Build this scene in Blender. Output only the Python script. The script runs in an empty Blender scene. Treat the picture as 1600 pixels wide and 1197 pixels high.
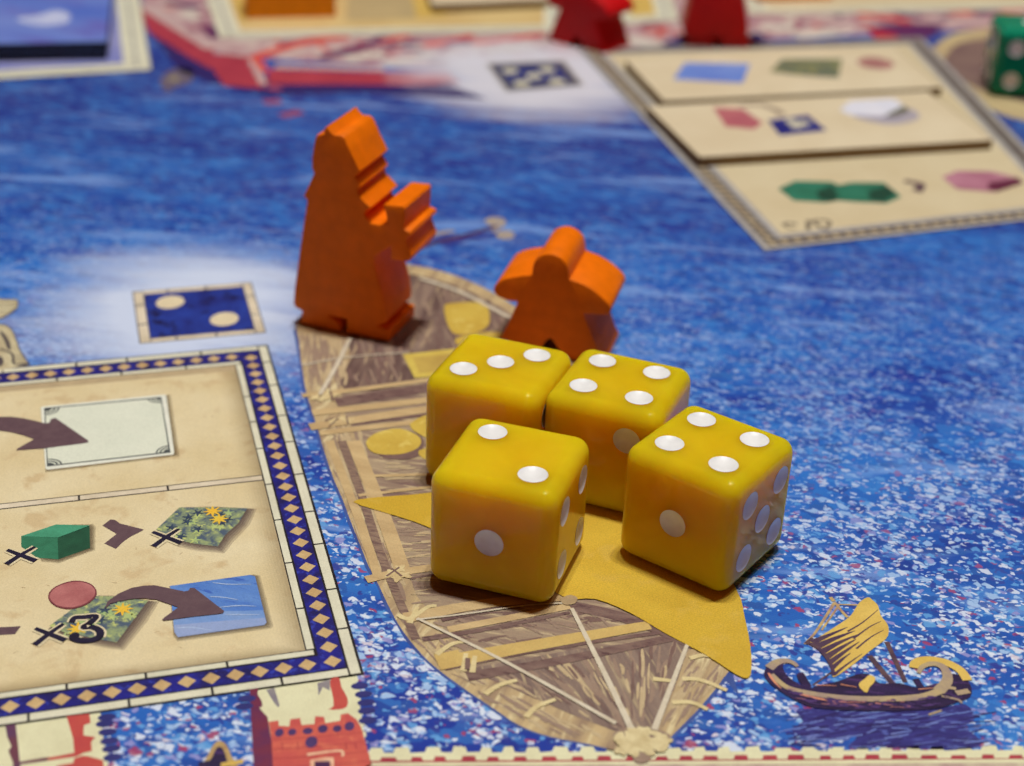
import bpy, bmesh, math, random
from mathutils import Vector, Matrix
from mathutils.geometry import tessellate_polygon

scene = bpy.context.scene
MM = 0.001

# ------------------------------------------------------------------ camera
FPX, PITCH, ROLL, CAMH = 2464.81, 0.499904, -0.0404505, 88.02266      # focal length in photo pixels, radians, mm
PW, PH = 1600.0, 1197.0
cp, sp, cr, sr = math.cos(PITCH), math.sin(PITCH), math.cos(ROLL), math.sin(ROLL)
right0, down0, fwd = Vector((1, 0, 0)), Vector((0, -sp, -cp)), Vector((0, cp, -sp))
right, down = cr * right0 + sr * down0, -sr * right0 + cr * down0
cam = bpy.data.objects.new('camera', bpy.data.cameras.new('camera'))
scene.collection.objects.link(cam)
mw = Matrix((right, -down, -fwd)).transposed().to_4x4()
mw.translation = Vector((0, 0, CAMH * MM))
cam.matrix_world = mw
cam.data.sensor_width = 36.0
cam.data.lens = FPX / PW * 36.0
cam.data.clip_start, cam.data.clip_end = 0.005, 20.0
cam.data.dof.use_dof = True
cam.data.dof.focus_distance = 0.150
cam.data.dof.aperture_fstop = 26.0
scene.camera = cam

# ------------------------------------------------------------------ world and lamps (a room lit from above)
world = bpy.data.worlds.new('World')
scene.world = world
world.use_nodes = True
bg = world.node_tree.nodes['Background']
bg.inputs[0].default_value = (1.0, 0.27, 0.09, 1)
bg.inputs[1].default_value = 0.088
def lamp(loc, power, radius, col=(0.95, 0.955, 0.91)):
    l = bpy.data.lights.new('ceiling_bulb', 'POINT')
    l.energy, l.shadow_soft_size, l.color = power, radius, col
    o = bpy.data.objects.new('ceiling_bulb', l)
    o.location = loc
    scene.collection.objects.link(o)
for dx in (-0.07, 0.0, 0.07):
    lamp((dx + 0.06, 0.22, 1.25), 20.0, 0.018)
lamp((0.50, 0.42, 1.35), 6.0, 0.04)
scene.view_settings.view_transform = 'Standard'
scene.view_settings.look = 'None'
scene.view_settings.exposure = 0.0
scene.view_settings.gamma = 1.0
scene.cycles.use_denoising = True
scene.cycles.transparent_max_bounces = 40

# ------------------------------------------------------------------ geometry helpers
def ray(px, py):
    return (fwd + right * ((px - PW / 2) / FPX) + down * ((py - PH / 2) / FPX))
def at(px, py, z=0.0):
    """point of the board (mm) at height z that stands at this place of the photograph"""
    d = ray(px, py)
    t = (z - CAMH) / d.z
    return (d.x * t, d.y * t)
def on_plane(px, py, A, n):
    d = ray(px, py)
    t = (A[0] * n[0] + A[1] * n[1]) / (d.x * n[0] + d.y * n[1])
    return (d.x * t, d.y * t, d.z * t + CAMH)
def smooth(pts, closed=True, k=5):
    n = len(pts); out = []
    rng = range(n) if closed else range(n - 1)
    for i in rng:
        if closed:
            p0, p1, p2, p3 = pts[(i - 1) % n], pts[i], pts[(i + 1) % n], pts[(i + 2) % n]
        else:
            p0, p1, p2, p3 = pts[max(i - 1, 0)], pts[i], pts[i + 1], pts[min(i + 2, n - 1)]
        for j in range(k):
            t = j / k
            out.append(tuple(0.5 * (2 * b + (c - a) * t + (2 * a - 5 * b + 4 * c - d) * t * t + (3 * b - a - 3 * c + d) * t ** 3)
                             for a, b, c, d in zip(p0, p1, p2, p3)))
    if not closed:
        out.append(tuple(pts[-1]))
    return out
def Z(ox, oy, s, pts):
    return [(ox + x * s, oy + y * s) for x, y in pts]
def B(pts, z=0.0):
    return [at(x, y, z) for x, y in pts]
def stroke(pts, w, w2=None, taper=False):
    """ribbon (mm) along board points"""
    w2 = w if w2 is None else w2
    L, R_ = [], []
    n = len(pts)
    for i, p in enumerate(pts):
        a, b = pts[max(i - 1, 0)], pts[min(i + 1, n - 1)]
        dx, dy = b[0] - a[0], b[1] - a[1]
        l = math.hypot(dx, dy) or 1
        t = i / (n - 1)
        hw = (w + (w2 - w) * t) / 2
        if taper:
            hw *= max(0.12, math.sin(math.pi * min(1, max(0, 0.06 + 0.88 * t))) ** 0.5)
        L.append((p[0] - dy / l * hw, p[1] + dx / l * hw))
        R_.append((p[0] + dy / l * hw, p[1] - dx / l * hw))
    return L + R_[::-1]
def ell(c, rx, ry, ang=0, n=28):
    ca, sa = math.cos(ang), math.sin(ang)
    return [(c[0] + rx * math.cos(t) * ca - ry * math.sin(t) * sa, c[1] + rx * math.cos(t) * sa + ry * math.sin(t) * ca)
            for t in (2 * math.pi * i / n for i in range(n))]
def rect(x0, y0, x1, y1):
    return [(x0, y0), (x1, y0), (x1, y1), (x0, y1)]
def ngons(polys):
    verts, faces = [], []
    for z, P in polys:
        o = len(verts)
        verts += [(x * MM, y * MM, z * MM) for x, y in P]
        tris = tessellate_polygon([[Vector((x, y, 0)) for x, y in P]])
        for t in tris:
            a, b, c = (P[i] for i in t)
            ar = (b[0] - a[0]) * (c[1] - a[1]) - (b[1] - a[1]) * (c[0] - a[0])
            if abs(ar) < 1e-9:
                continue
            faces.append(tuple(o + i for i in (t if ar > 0 else t[::-1])))
    return verts, faces
LAY = 0.010
def decal(name, polys, m, layer, parent, z0=0.0, kind=None, spread=0.0008):
    cyc = 60 if kind == 'stuff' else 10
    pl = [(z0 + LAY * layer + (0.00015 if kind == 'stuff' else spread) * (i % cyc), P) for i, P in enumerate(polys)]
    v, f = ngons(pl)
    me = bpy.data.meshes.new(name)
    me.from_pydata(v, [], f)
    me.materials.append(m)
    o = bpy.data.objects.new(name, me)
    scene.collection.objects.link(o)
    o.parent = parent
    if kind: o['kind'] = kind
    return o
def mesh_obj(name, bm, m, parent=None, smooth_angle=None):
    me = bpy.data.meshes.new(name)
    bm.to_mesh(me); bm.free()
    me.materials.append(m)
    if smooth_angle is not None:
        for p in me.polygons: p.use_smooth = True
        me.set_sharp_from_angle(angle=math.radians(smooth_angle))
    o = bpy.data.objects.new(name, me)
    scene.collection.objects.link(o)
    o.parent = parent
    return o
def tag(o, label, cat, group=None, kind=None):
    o['label'] = label
    if cat: o['category'] = cat
    if group: o['group'] = group
    if kind: o['kind'] = kind
    return o

# ------------------------------------------------------------------ materials
def lin(c):
    return tuple((v / 255 / 12.92 if v / 255 <= 0.04045 else ((v / 255 + 0.055) / 1.055) ** 2.4) for v in c) + (1.0,)
class NT:
    def __init__(s, name):
        s.m = bpy.data.materials.new(name); s.m.use_nodes = True
        s.t = s.m.node_tree; s.b = s.t.nodes['Principled BSDF']
    def n(s, typ, **kw):
        nd = s.t.nodes.new(typ)
        for k, v in kw.items():
            if k.startswith('i_'): nd.inputs[int(k[2:]) if k[2:].isdigit() else k[2:].replace('_', ' ')].default_value = v
            else: setattr(nd, k, v)
        return nd
    def l(s, a, b): s.t.links.new(a, b)
    def obj_mm(s, ang=0.0, sc=(1, 1, 1)):
        tc = s.n('ShaderNodeTexCoord')
        mp = s.n('ShaderNodeMapping', vector_type='POINT')
        mp.inputs['Rotation'].default_value = (0, 0, ang)
        mp.inputs['Scale'].default_value = (1000, 1000, 1000)
        s.l(tc.outputs['Object'], mp.inputs['Vector'])
        if sc != (1, 1, 1):
            m2 = s.n('ShaderNodeMapping'); m2.inputs['Scale'].default_value = sc
            s.l(mp.outputs[0], m2.inputs['Vector']); return m2.outputs[0]
        return mp.outputs[0]
    def noise(s, vec, scale, detail=3.0, rough=0.55, dist=0.0):
        nd = s.n('ShaderNodeTexNoise'); s.l(vec, nd.inputs['Vector'])
        nd.inputs['Scale'].default_value = scale; nd.inputs['Detail'].default_value = detail
        nd.inputs['Roughness'].default_value = rough; nd.inputs['Distortion'].default_value = dist
        return nd.outputs['Fac']
    def mr(s, v, a, b, c=0.0, d=1.0):
        nd = s.n('ShaderNodeMapRange'); s.l(v, nd.inputs[0])
        for i, x in enumerate((a, b, c, d)): nd.inputs[i + 1].default_value = x
        return nd.outputs[0]
    def math(s, op, a, b=None):
        nd = s.n('ShaderNodeMath', operation=op)
        for i, x in enumerate((a, b)):
            if x is None: continue
            if isinstance(x, (int, float)): nd.inputs[i].default_value = x
            else: s.l(x, nd.inputs[i])
        return nd.outputs[0]
    def mix(s, f, a, b, bt='MIX'):
        nd = s.n('ShaderNodeMix', data_type='RGBA', blend_type=bt)
        for i, x in ((0, f), (6, a), (7, b)):
            if isinstance(x, (int, float)): nd.inputs[i].default_value = x
            elif isinstance(x, tuple): nd.inputs[i].default_value = x
            else: s.l(x, nd.inputs[i])
        return nd.outputs[2]
    def paper(s, col, grain=0.10, rough=0.46):
        """finish of the printed linen-embossed cardboard"""
        v = s.obj_mm(0.35)
        g = s.noise(v, 7.0, 2.0, 0.7)
        gm = s.mr(g, 0.3, 0.7, 1.0 - grain, 1.0 + grain)
        vm = s.n('ShaderNodeVectorMath', operation='SCALE')
        s.l(col, vm.inputs[0]); s.l(gm, vm.inputs['Scale'])
        s.l(vm.outputs[0], s.b.inputs['Base Color'])
        w1 = s.n('ShaderNodeTexWave', bands_direction='X'); w2 = s.n('ShaderNodeTexWave', bands_direction='Y')
        for w in (w1, w2):
            s.l(v, w.inputs['Vector']); w.inputs['Scale'].default_value = 1.1; w.inputs['Distortion'].default_value = 1.2
        h = s.math('ADD', s.math('MULTIPLY', w1.outputs['Fac'], w2.outputs['Fac']), s.math('MULTIPLY', g, 0.8))
        bp = s.n('ShaderNodeBump'); bp.inputs['Strength'].default_value = 0.20; bp.inputs['Distance'].default_value = 0.0001
        s.l(h, bp.inputs['Height']); s.l(bp.outputs[0], s.b.inputs['Normal'])
        s.b.inputs['Roughness'].default_value = rough
        s.b.inputs['Specular IOR Level'].default_value = 0.35
        return s.m
_pc = {}
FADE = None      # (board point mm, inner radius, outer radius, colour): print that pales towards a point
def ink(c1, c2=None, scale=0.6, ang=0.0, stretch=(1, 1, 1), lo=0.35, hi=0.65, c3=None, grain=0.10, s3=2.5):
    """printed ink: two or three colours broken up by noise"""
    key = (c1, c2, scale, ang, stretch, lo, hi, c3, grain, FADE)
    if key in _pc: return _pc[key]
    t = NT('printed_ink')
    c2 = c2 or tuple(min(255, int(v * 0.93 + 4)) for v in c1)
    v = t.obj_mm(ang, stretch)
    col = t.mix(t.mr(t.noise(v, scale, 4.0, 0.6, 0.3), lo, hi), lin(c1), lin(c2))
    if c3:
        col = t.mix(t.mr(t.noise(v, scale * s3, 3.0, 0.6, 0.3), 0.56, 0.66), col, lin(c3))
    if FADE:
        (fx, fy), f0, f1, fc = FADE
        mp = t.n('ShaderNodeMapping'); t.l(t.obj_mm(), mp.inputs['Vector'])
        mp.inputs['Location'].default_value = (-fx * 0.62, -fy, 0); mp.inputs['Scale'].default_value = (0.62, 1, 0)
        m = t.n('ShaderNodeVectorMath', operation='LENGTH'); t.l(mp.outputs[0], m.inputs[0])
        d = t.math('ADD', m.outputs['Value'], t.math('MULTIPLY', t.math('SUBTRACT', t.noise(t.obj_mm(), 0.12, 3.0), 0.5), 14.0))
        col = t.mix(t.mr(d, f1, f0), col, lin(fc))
    _pc[key] = t.paper(col, grain)
    return _pc[key]

_fc = {}
def film(c, a):
    """thin see-through printing ink"""
    if (c, a) not in _fc:
        t = NT('soft_printed_ink')
        t.b.inputs['Alpha'].default_value = a
        rgb = t.n('ShaderNodeRGB'); rgb.outputs[0].default_value = lin(c)
        _fc[(c, a)] = t.paper(rgb.outputs[0], 0.06)
    return _fc[(c, a)]
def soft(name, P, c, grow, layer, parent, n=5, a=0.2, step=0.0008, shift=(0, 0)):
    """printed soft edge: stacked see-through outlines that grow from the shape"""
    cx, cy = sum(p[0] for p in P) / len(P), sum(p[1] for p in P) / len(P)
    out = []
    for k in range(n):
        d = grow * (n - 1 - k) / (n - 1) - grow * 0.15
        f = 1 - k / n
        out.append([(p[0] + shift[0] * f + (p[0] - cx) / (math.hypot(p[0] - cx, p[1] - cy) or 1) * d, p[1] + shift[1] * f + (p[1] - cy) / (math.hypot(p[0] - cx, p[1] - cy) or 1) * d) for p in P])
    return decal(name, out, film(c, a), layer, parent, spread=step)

def water_material():
    t = NT('printed_sea')
    v = t.obj_mm(0.06)
    sep = t.n('ShaderNodeSeparateXYZ'); t.l(v, sep.inputs[0])
    Y = sep.outputs[1]
    # broad blues
    vs = t.obj_mm(0.06, (0.35, 1.0, 1.0))
    big = t.noise(vs, 0.055, 4.0, 0.6, 0.4)
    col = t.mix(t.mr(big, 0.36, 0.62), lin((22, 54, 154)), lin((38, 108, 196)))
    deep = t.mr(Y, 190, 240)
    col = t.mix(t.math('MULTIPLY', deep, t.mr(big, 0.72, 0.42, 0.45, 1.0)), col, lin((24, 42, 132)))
    # dabs of neighbouring blues
    wv = t.n('ShaderNodeTexNoise'); t.l(v, wv.inputs['Vector']); wv.inputs['Scale'].default_value = 1.3; wv.inputs['Detail'].default_value = 2
    off = t.n('ShaderNodeVectorMath', operation='MULTIPLY_ADD')
    t.l(wv.outputs['Color'], off.inputs[0]); off.inputs[1].default_value = (1.1, 1.1, 0); t.l(v, off.inputs[2])
    def cells(scale, st, ang, seed):
        mp = t.n('ShaderNodeMapping'); t.l(off.outputs[0], mp.inputs['Vector'])
        mp.inputs['Rotation'].default_value = (0, 0, ang); mp.inputs['Location'].default_value = (seed, seed * 1.7, 0)
        m2 = t.n('ShaderNodeMapping'); t.l(mp.outputs[0], m2.inputs['Vector']); m2.inputs['Scale'].default_value = (scale / st, scale, 0)
        vo = t.n('ShaderNodeTexVoronoi', voronoi_dimensions='2D'); t.l(m2.outputs[0], vo.inputs['Vector']); vo.inputs['Scale'].default_value = 1.0
        s3 = t.n('ShaderNodeSeparateColor'); t.l(vo.outputs['Color'], s3.inputs[0])
        return vo.outputs['Distance'], s3.outputs
    dist, rgb = cells(0.9, 1.8, 0.2, 3)
    col = t.mix(t.math('MULTIPLY', t.mr(rgb[0], 0.45, 0.95), 0.5), col, lin((62, 136, 212)))
    col = t.mix(t.math('MULTIPLY', t.mr(rgb[1], 0.6, 0.98), 0.55), col, lin((28, 42, 128)))
    # long pale wave streaks
    vst = t.obj_mm(0.09, (0.16, 1.0, 1.0))
    stn = t.noise(vst, 0.17, 3.5, 0.55, 0.6)
    col = t.mix(t.math('MULTIPLY', t.mr(stn, 0.57, 0.66), 0.55), col, lin((132, 168, 228)))
    # flecks
    dens = t.noise(v, 0.09, 3.0, 0.6)
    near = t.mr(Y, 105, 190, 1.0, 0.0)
    def ramp(fac, stops):
        r = t.n('ShaderNodeValToRGB'); r.color_ramp.interpolation = 'CONSTANT'
        e = r.color_ramp.elements
        while len(e) < len(stops): e.new(0.5)
        for el, (p, c) in zip(e, stops): el.position = p; el.color = lin(c)
        t.l(fac, r.inputs[0]); return r.outputs[0]
    for scale, st, ang, seed, lo in ((1.35, 1.5, 0.15, 11, 0.66), (2.1, 1.7, -0.35, 37, 0.64), (1.65, 2.1, 0.55, 71, 0.72), (2.9, 1.6, 0.1, 5, 0.74), (0.95, 1.5, 0.3, 91, 0.88)):
        dist, rgb = cells(scale, st, ang, seed)
        thr = t.math('ADD', t.math('MULTIPLY', rgb[2], 0.34), 0.17)
        shape = t.mr(t.math('SUBTRACT', dist, thr), 0.09, -0.06)
        gate = t.math('GREATER_THAN', t.math('ADD', rgb[0], t.math('MULTIPLY', t.math('SUBTRACT', dens, 0.5), 1.3)), lo)
        cc = ramp(rgb[1], [(0, (216, 226, 242)), (0.32, (164, 196, 234)), (0.52, (96, 158, 218)), (0.66, (146, 146, 204)), (0.76, (46, 56, 146)), (0.885, (160, 62, 100)), (0.95, (214, 206, 218))])
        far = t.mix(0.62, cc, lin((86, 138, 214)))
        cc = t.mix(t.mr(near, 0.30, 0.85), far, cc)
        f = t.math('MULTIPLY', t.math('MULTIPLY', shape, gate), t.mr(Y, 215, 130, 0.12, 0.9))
        col = t.mix(f, col, cc)
    # pale printed haze round the dice spaces and the city
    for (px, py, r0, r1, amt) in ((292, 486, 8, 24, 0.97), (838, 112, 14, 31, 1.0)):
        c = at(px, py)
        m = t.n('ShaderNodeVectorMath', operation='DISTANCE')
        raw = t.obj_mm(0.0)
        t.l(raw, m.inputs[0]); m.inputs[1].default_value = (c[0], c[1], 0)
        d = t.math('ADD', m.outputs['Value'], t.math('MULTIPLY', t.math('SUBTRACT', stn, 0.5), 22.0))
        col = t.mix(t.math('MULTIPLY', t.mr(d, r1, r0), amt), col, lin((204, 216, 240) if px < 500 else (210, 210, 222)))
    return t.paper(col, 0.08, 0.42)

def paint(name, c, rough=0.38, bump=0.12, sc=3.0, spec=0.2):
    t = NT(name)
    v = t.obj_mm()
    n1 = t.noise(v, 0.5, 3.0)
    col = t.mix(t.mr(n1, 0.3, 0.7), lin(c), lin(tuple(int(x * 0.93) for x in c)))
    t.l(col, t.b.inputs['Base Color'])
    n2 = t.noise(v, sc, 4.0, 0.65)
    bp = t.n('ShaderNodeBump'); bp.inputs['Strength'].default_value = bump; bp.inputs['Distance'].default_value = 0.0002
    t.l(n2, bp.inputs['Height']); t.l(bp.outputs[0], t.b.inputs['Normal'])
    t.l(t.mr(n2, 0.3, 0.7, rough - 0.06, rough + 0.08), t.b.inputs['Roughness'])
    t.b.inputs['Specular IOR Level'].default_value = spec
    return t.m
def resin(name, c, c2, sss=1.0, radius=(1.0, 0.68, 0.06), scale=0.012):
    t = NT(name)
    v = t.obj_mm()
    col = t.mix(t.mr(t.noise(v, 0.16, 2.0, 0.5, 0.8), 0.35, 0.65), lin(c), lin(c2))
    t.l(col, t.b.inputs['Base Color'])
    b = t.b
    b.inputs['Subsurface Weight'].default_value = sss
    b.inputs['Subsurface Radius'].default_value = radius
    b.inputs['Subsurface Scale'].default_value = scale
    sm = t.noise(v, 1.2, 4.0, 0.7)
    sc1, sc2 = (t.noise(t.obj_mm(), q_, 2.0, 0.6, 2.5) for q_ in (0.9, 1.7))
    scr = t.math('MAXIMUM', t.mr(t.math('ABSOLUTE', t.math('SUBTRACT', sc1, 0.5)), 0.012, 0.0), t.mr(t.math('ABSOLUTE', t.math('SUBTRACT', sc2, 0.5)), 0.008, 0.0))
    t.l(t.math('ADD', t.mr(sm, 0.35, 0.75, 0.035, 0.10), t.math('MULTIPLY', scr, 0.18)), b.inputs['Roughness'])
    bp = t.n('ShaderNodeBump'); bp.inputs['Strength'].default_value = 0.04; bp.inputs['Distance'].default_value = 0.0002
    t.l(t.noise(v, 0.8, 3.0), bp.inputs['Height']); t.l(bp.outputs[0], b.inputs['Normal'])
    b.inputs['Specular IOR Level'].default_value = 0.18
    return t.m

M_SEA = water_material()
M_CREAM = ink((222, 220, 196), (208, 205, 182), 0.25)
M_CREAM2 = ink((226, 214, 190), (204, 190, 164), 0.3)
M_PARCH = ink((214, 196, 152), (224, 210, 172), 0.09, c3=(206, 184, 142))
M_PARCH_FAR = ink((206, 190, 154), (212, 198, 164), 0.09)
M_BLACK = ink((24, 22, 26), (34, 30, 34))
M_BAND = ink((30, 32, 140), (26, 22, 84), 0.5, c3=(48, 62, 170))
M_DIAMOND = ink((206, 178, 128), (188, 156, 108), 0.5)
M_ARROW = ink((92, 70, 78), (102, 80, 86), 0.8)
M_NAVY = ink((32, 28, 58), (22, 20, 40))
M_CARD = ink((222, 226, 208), (216, 221, 203), 0.2)
M_CARDRIM = ink((232, 234, 220), (222, 224, 210), 0.5)
M_INK_GREY = ink((84, 92, 92), (60, 66, 70))
M_RED = ink((196, 84, 72), (184, 70, 70), 0.3)
M_REDDK = ink((122, 44, 62), (92, 40, 84), 0.3)
M_WALL = ink((224, 222, 184), (214, 210, 172), 0.3)
M_WALLRED = ink((176, 62, 74), (156, 48, 66), 0.3)

# ------------------------------------------------------------------ the board
bm = bmesh.new()
bmesh.ops.create_cube(bm, size=1)
bmesh.ops.scale(bm, vec=(0.84, 0.60, 0.0022), verts=bm.verts)
bmesh.ops.translate(bm, vec=(0.0, 0.25, -0.0011), verts=bm.verts)
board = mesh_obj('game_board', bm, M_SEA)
tag(board, 'printed game board with a blue sea that everything stands on', 'game board', kind='structure')

# local frame of the printed layout: origin at the corner of the near panel, u to the left, v away
BR, TR = at(565, 1053), at(416, 540)
vx, vy = TR[0] - BR[0], TR[1] - BR[1]
vl = math.hypot(vx, vy); vx, vy = vx / vl, vy / vl
ux, uy = -vy, vx
def uv(u, v): return (BR[0] + ux * u + vx * v, BR[1] + uy * u + vy * v)
def R4(u0, v0, u1, v1): return [uv(u0, v0), uv(u1, v0), uv(u1, v1), uv(u0, v1)]
rnd = random.Random(7)

def panel_frame(parent, org, w, h, mats, tile=7.5, pitch=2.07, s=1.0):
    """mosaic frame of a printed panel; org = function (u, v) -> board mm, u in 0..w, v in 0..h"""
    cream, band, diam, black, parch = mats
    def q(u0, v0, u1, v1): return [org(u0, v0), org(u1, v0), org(u1, v1), org(u0, v1)]
    decal('frame_outline', [q(-0.2, -0.2, w, h + 0.2)], black, 1, parent)
    decal('mosaic_band', [q(1.14, 1.14, w, h - 1.14)], band, 2, parent)
    tiles = []
    def run(a, b, f):
        x = a
        while x < b - 0.5:
            e = min(b, x + tile * rnd.uniform(0.75, 1.15))
            if b - e < 2: e = b
            tiles.append(f(x + 0.11, e - 0.11)); x = e
    run(0, h, lambda a, b: q(0.05, a, 0.95, b))
    run(1.0, w, lambda a, b: q(a, 0.05, b, 0.95))
    run(1.0, w, lambda a, b: q(a, h - 0.95, b, h - 0.05))
    decal('inner_outline', [q(3.26, 3.26, w, h - 3.26)], black, 3, parent)
    run(4.2, h - 4.2, lambda a, b: q(3.46, a, 4.12, b))
    run(3.46, w, lambda a, b: q(a, 3.46, b, 4.12))
    run(3.46, w, lambda a, b: q(a, h - 4.12, b, h - 3.46))
    decal('border_tiles', tiles, cream, 4, parent)
    decal('parchment', [q(4.24, 4.24, w, h - 4.24)], parch, 4, parent)
    ds = []
    def dia(u, v): ds.append([org(u - 0.80, v), org(u, v - 0.80), org(u + 0.80, v), org(u, v + 0.80)])
    c = 2.2
    v = c
    while v < h - 1.9: dia(c - 0.04, v); v += pitch * rnd.uniform(0.99, 1.01)
    u = c + pitch + 0.1
    while u < w: dia(u, c); dia(u, h - c); u += pitch
    decal('mosaic_diamonds', ds, diam, 4, parent)

def empty(name, loc=(0, 0, 0), parent=None):
    o = bpy.data.objects.new(name, None)
    scene.collection.objects.link(o); o.location = loc; o.parent = parent
    o.empty_display_size = 0.005
    return o

# ---- near left panel
pan = empty('printed_panel', parent=board)
panel_frame(pan, uv, 60, 63.0, (M_CREAM, M_BAND, M_DIAMOND, M_BLACK, M_PARCH))
# faint printed soft edge of the parchment and the divider
decal('divider_outline', [R4(4.24, 32.85, 60, 33.95)], M_BLACK, 5, pan)
dv = [R4(a, 33.0, b, 33.8) for a, b in ((4.3, 13.8), (14.0, 22.6), (22.8, 31.2), (31.4, 40), (40.2, 60))]
decal('divider_tiles', dv, M_CREAM2, 6, pan)
decal('parchment_line', [R4(4.3, 57.4, 60, 58.7)], ink((176, 156, 124), (190, 170, 134), 0.4), 5, pan)

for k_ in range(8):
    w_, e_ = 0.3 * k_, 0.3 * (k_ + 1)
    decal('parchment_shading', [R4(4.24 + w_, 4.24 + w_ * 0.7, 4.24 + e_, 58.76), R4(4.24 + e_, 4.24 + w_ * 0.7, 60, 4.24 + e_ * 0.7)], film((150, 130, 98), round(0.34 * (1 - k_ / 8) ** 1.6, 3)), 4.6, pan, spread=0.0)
# card printed on the upper field
cz = lambda pts: Z(0, 590, 0.1875, pts)
M_SHADE = ink((170, 152, 118), (182, 164, 128), 0.5)
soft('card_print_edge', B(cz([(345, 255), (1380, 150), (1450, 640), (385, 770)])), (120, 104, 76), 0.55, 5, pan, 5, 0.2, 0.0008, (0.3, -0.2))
decal('card_print', [B(cz([(340, 255), (350, 246), (1370, 145), (1385, 155), (1452, 625), (1445, 645), (400, 772), (380, 765)]))], M_CARDRIM, 6, pan)
decal('card_line', [B(cz([(368, 258), (1345, 165), (1422, 630), (392, 746)]))], M_INK_GREY, 7, pan)
decal('card_field', [B(cz([(378, 266), (1338, 176), (1408, 622), (400, 738)]))], M_CARD, 8, pan)
cor = []
for (c, a, b) in (((378, 262), (120, -10), (4, 58)), ((1342, 172), (-118, 8), (6, 46)), ((1414, 626), (-116, 12), (-8, -56)), ((398, 742), (122, -12), (-2, -58))):
    for k0, k1 in ((1.0, 0.88), (0.74, 0.60), (0.46, 0.0)):
        arc = lambda k: [(c[0] + k * (a[0] * math.cos(t) + b[0] * math.sin(t)), c[1] + k * (a[1] * math.cos(t) + b[1] * math.sin(t))) for t in (math.pi / 2 * i / 6 for i in range(7))]
        cor.append(B(cz(arc(k0) + (arc(k1)[::-1] if k1 else [c]))))
decal('card_corners', cor, M_INK_GREY, 9, pan)
arrow1 = cz([(-60, 345), (-20, 334), (90, 332), (200, 345), (300, 368), (380, 388), (412, 382), (425, 352), (462, 342), (590, 430), (735, 530), (738, 545), (690, 556), (560, 572), (380, 595), (135, 612), (150, 595), (285, 520), (200, 488), (100, 462), (0, 448), (-60, 445)])
decal('arrow', [B(arrow1)], M_ARROW, 10, pan)

# lower field: goods and signs
gz = lambda pts: Z(0, 780, 240 / 1026.0, pts)
hz = lambda pts: Z(220, 780, 220 / 1097.0, pts)
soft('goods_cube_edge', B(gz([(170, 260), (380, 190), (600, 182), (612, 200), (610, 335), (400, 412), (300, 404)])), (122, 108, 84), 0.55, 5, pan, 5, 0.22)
cube = decal('goods_cube_top', [B(gz([(142, 250), (375, 172), (600, 178), (590, 186), (385, 262)]))], ink((74, 158, 124), (64, 140, 108), 0.6), 6, pan)
decal('goods_cube_front', [B(gz([(142, 250), (385, 260), (390, 405), (250, 395), (142, 320)]))], ink((52, 122, 92), (46, 110, 82), 0.8), 6, pan)
decal('goods_cube_side', [B(gz([(385, 260), (598, 180), (602, 330), (390, 405)]))], ink((34, 86, 62), (28, 74, 54), 0.8), 6, pan)
def cross(pts):
    a, b, c, d = pts
    return [stroke(B(smooth([a, ((a[0] + b[0]) / 2, (a[1] + b[1]) / 2), b], False, 4)), 0.42, 0.62),
            stroke(B(smooth([c, ((c[0] + d[0]) / 2, (c[1] + d[1]) / 2 - 1), d], False, 4)), 0.62, 0.36)]
M_GLOW = ink((222, 208, 174), (218, 202, 166), 0.6)
glows, crosses = [], []
for pts in (gz([(48, 345), (238, 418), (44, 440), (235, 325)]), hz([(92, 262), (312, 348), (100, 375), (296, 240)]), gz([(236, 870), (438, 950), (232, 980), (425, 840)])):
    cross_p = cross(pts)
    crosses += cross_p
    a, b, c, d = pts
    glows += [stroke(B([a, b]), 0.85, 1.05), stroke(B([c, d]), 1.05, 0.8)]
# rugs
rug = ink((150, 164, 116), (76, 92, 112), 0.8, lo=0.40, hi=0.60, c3=(188, 196, 120), s3=1.6)
rugs = [hz([(120, 240), (300, 68), (560, 66), (830, 74), (760, 190), (660, 280), (600, 372), (420, 350), (300, 325)]),
        gz([(330, 850), (480, 740), (560, 690), (640, 650), (740, 652), (990, 680), (900, 800), (780, 960), (690, 945), (420, 890)])]
for r_ in rugs: soft('rug_print_edge', B(r_), (96, 76, 84), 0.8, 5, pan, 6, 0.2, 0.0008, (0.5, -0.5))
decal('rug_print', [B(r) for r in rugs], rug, 6, pan)
st, sy, dk = [], [], []
for base, (x0, x1, y0, y1), n in ((hz, (150, 760, 90, 340), 46), (gz, (420, 900, 680, 930), 34)):
    for i in range(n):
        x, y = rnd.uniform(x0, x1), rnd.uniform(y0, y1)
        lean = (x - x0) / (x1 - x0) - (y1 - y) / (y1 - y0) * 0.9
        if not -0.35 < lean < 0.45: continue
        c = at(*base([(x, y)])[0])
        tgt = dk if rnd.random() < 0.42 else st
        a0 = rnd.uniform(0, 3)
        for k in range(5):
            a = a0 + k * 1.2566
            tgt.append(stroke([c, (c[0] + 0.62 * math.cos(a), c[1] + 0.62 * math.sin(a))], 0.34, 0.08))
for base, cs in ((hz, ((560, 100), (610, 160))), (gz, ((820, 740), (520, 870)))):
    for c in cs:
        c = at(*base([c])[0])
        for k in range(8):
            a = k * 0.785 + 0.2
            sy.append(stroke([c, (c[0] + 0.95 * math.cos(a), c[1] + 0.95 * math.sin(a))], 0.46, 0.1))
decal('rug_leaves', st, ink((192, 202, 122), (148, 176, 124), 0.8), 7, pan, kind='stuff')
decal('rug_shadows', dk, ink((44, 52, 84), (58, 80, 96), 0.8), 8, pan, kind='stuff')
decal('rug_flowers', sy, ink((226, 196, 70), (236, 184, 56), 0.8), 9, pan)
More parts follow.
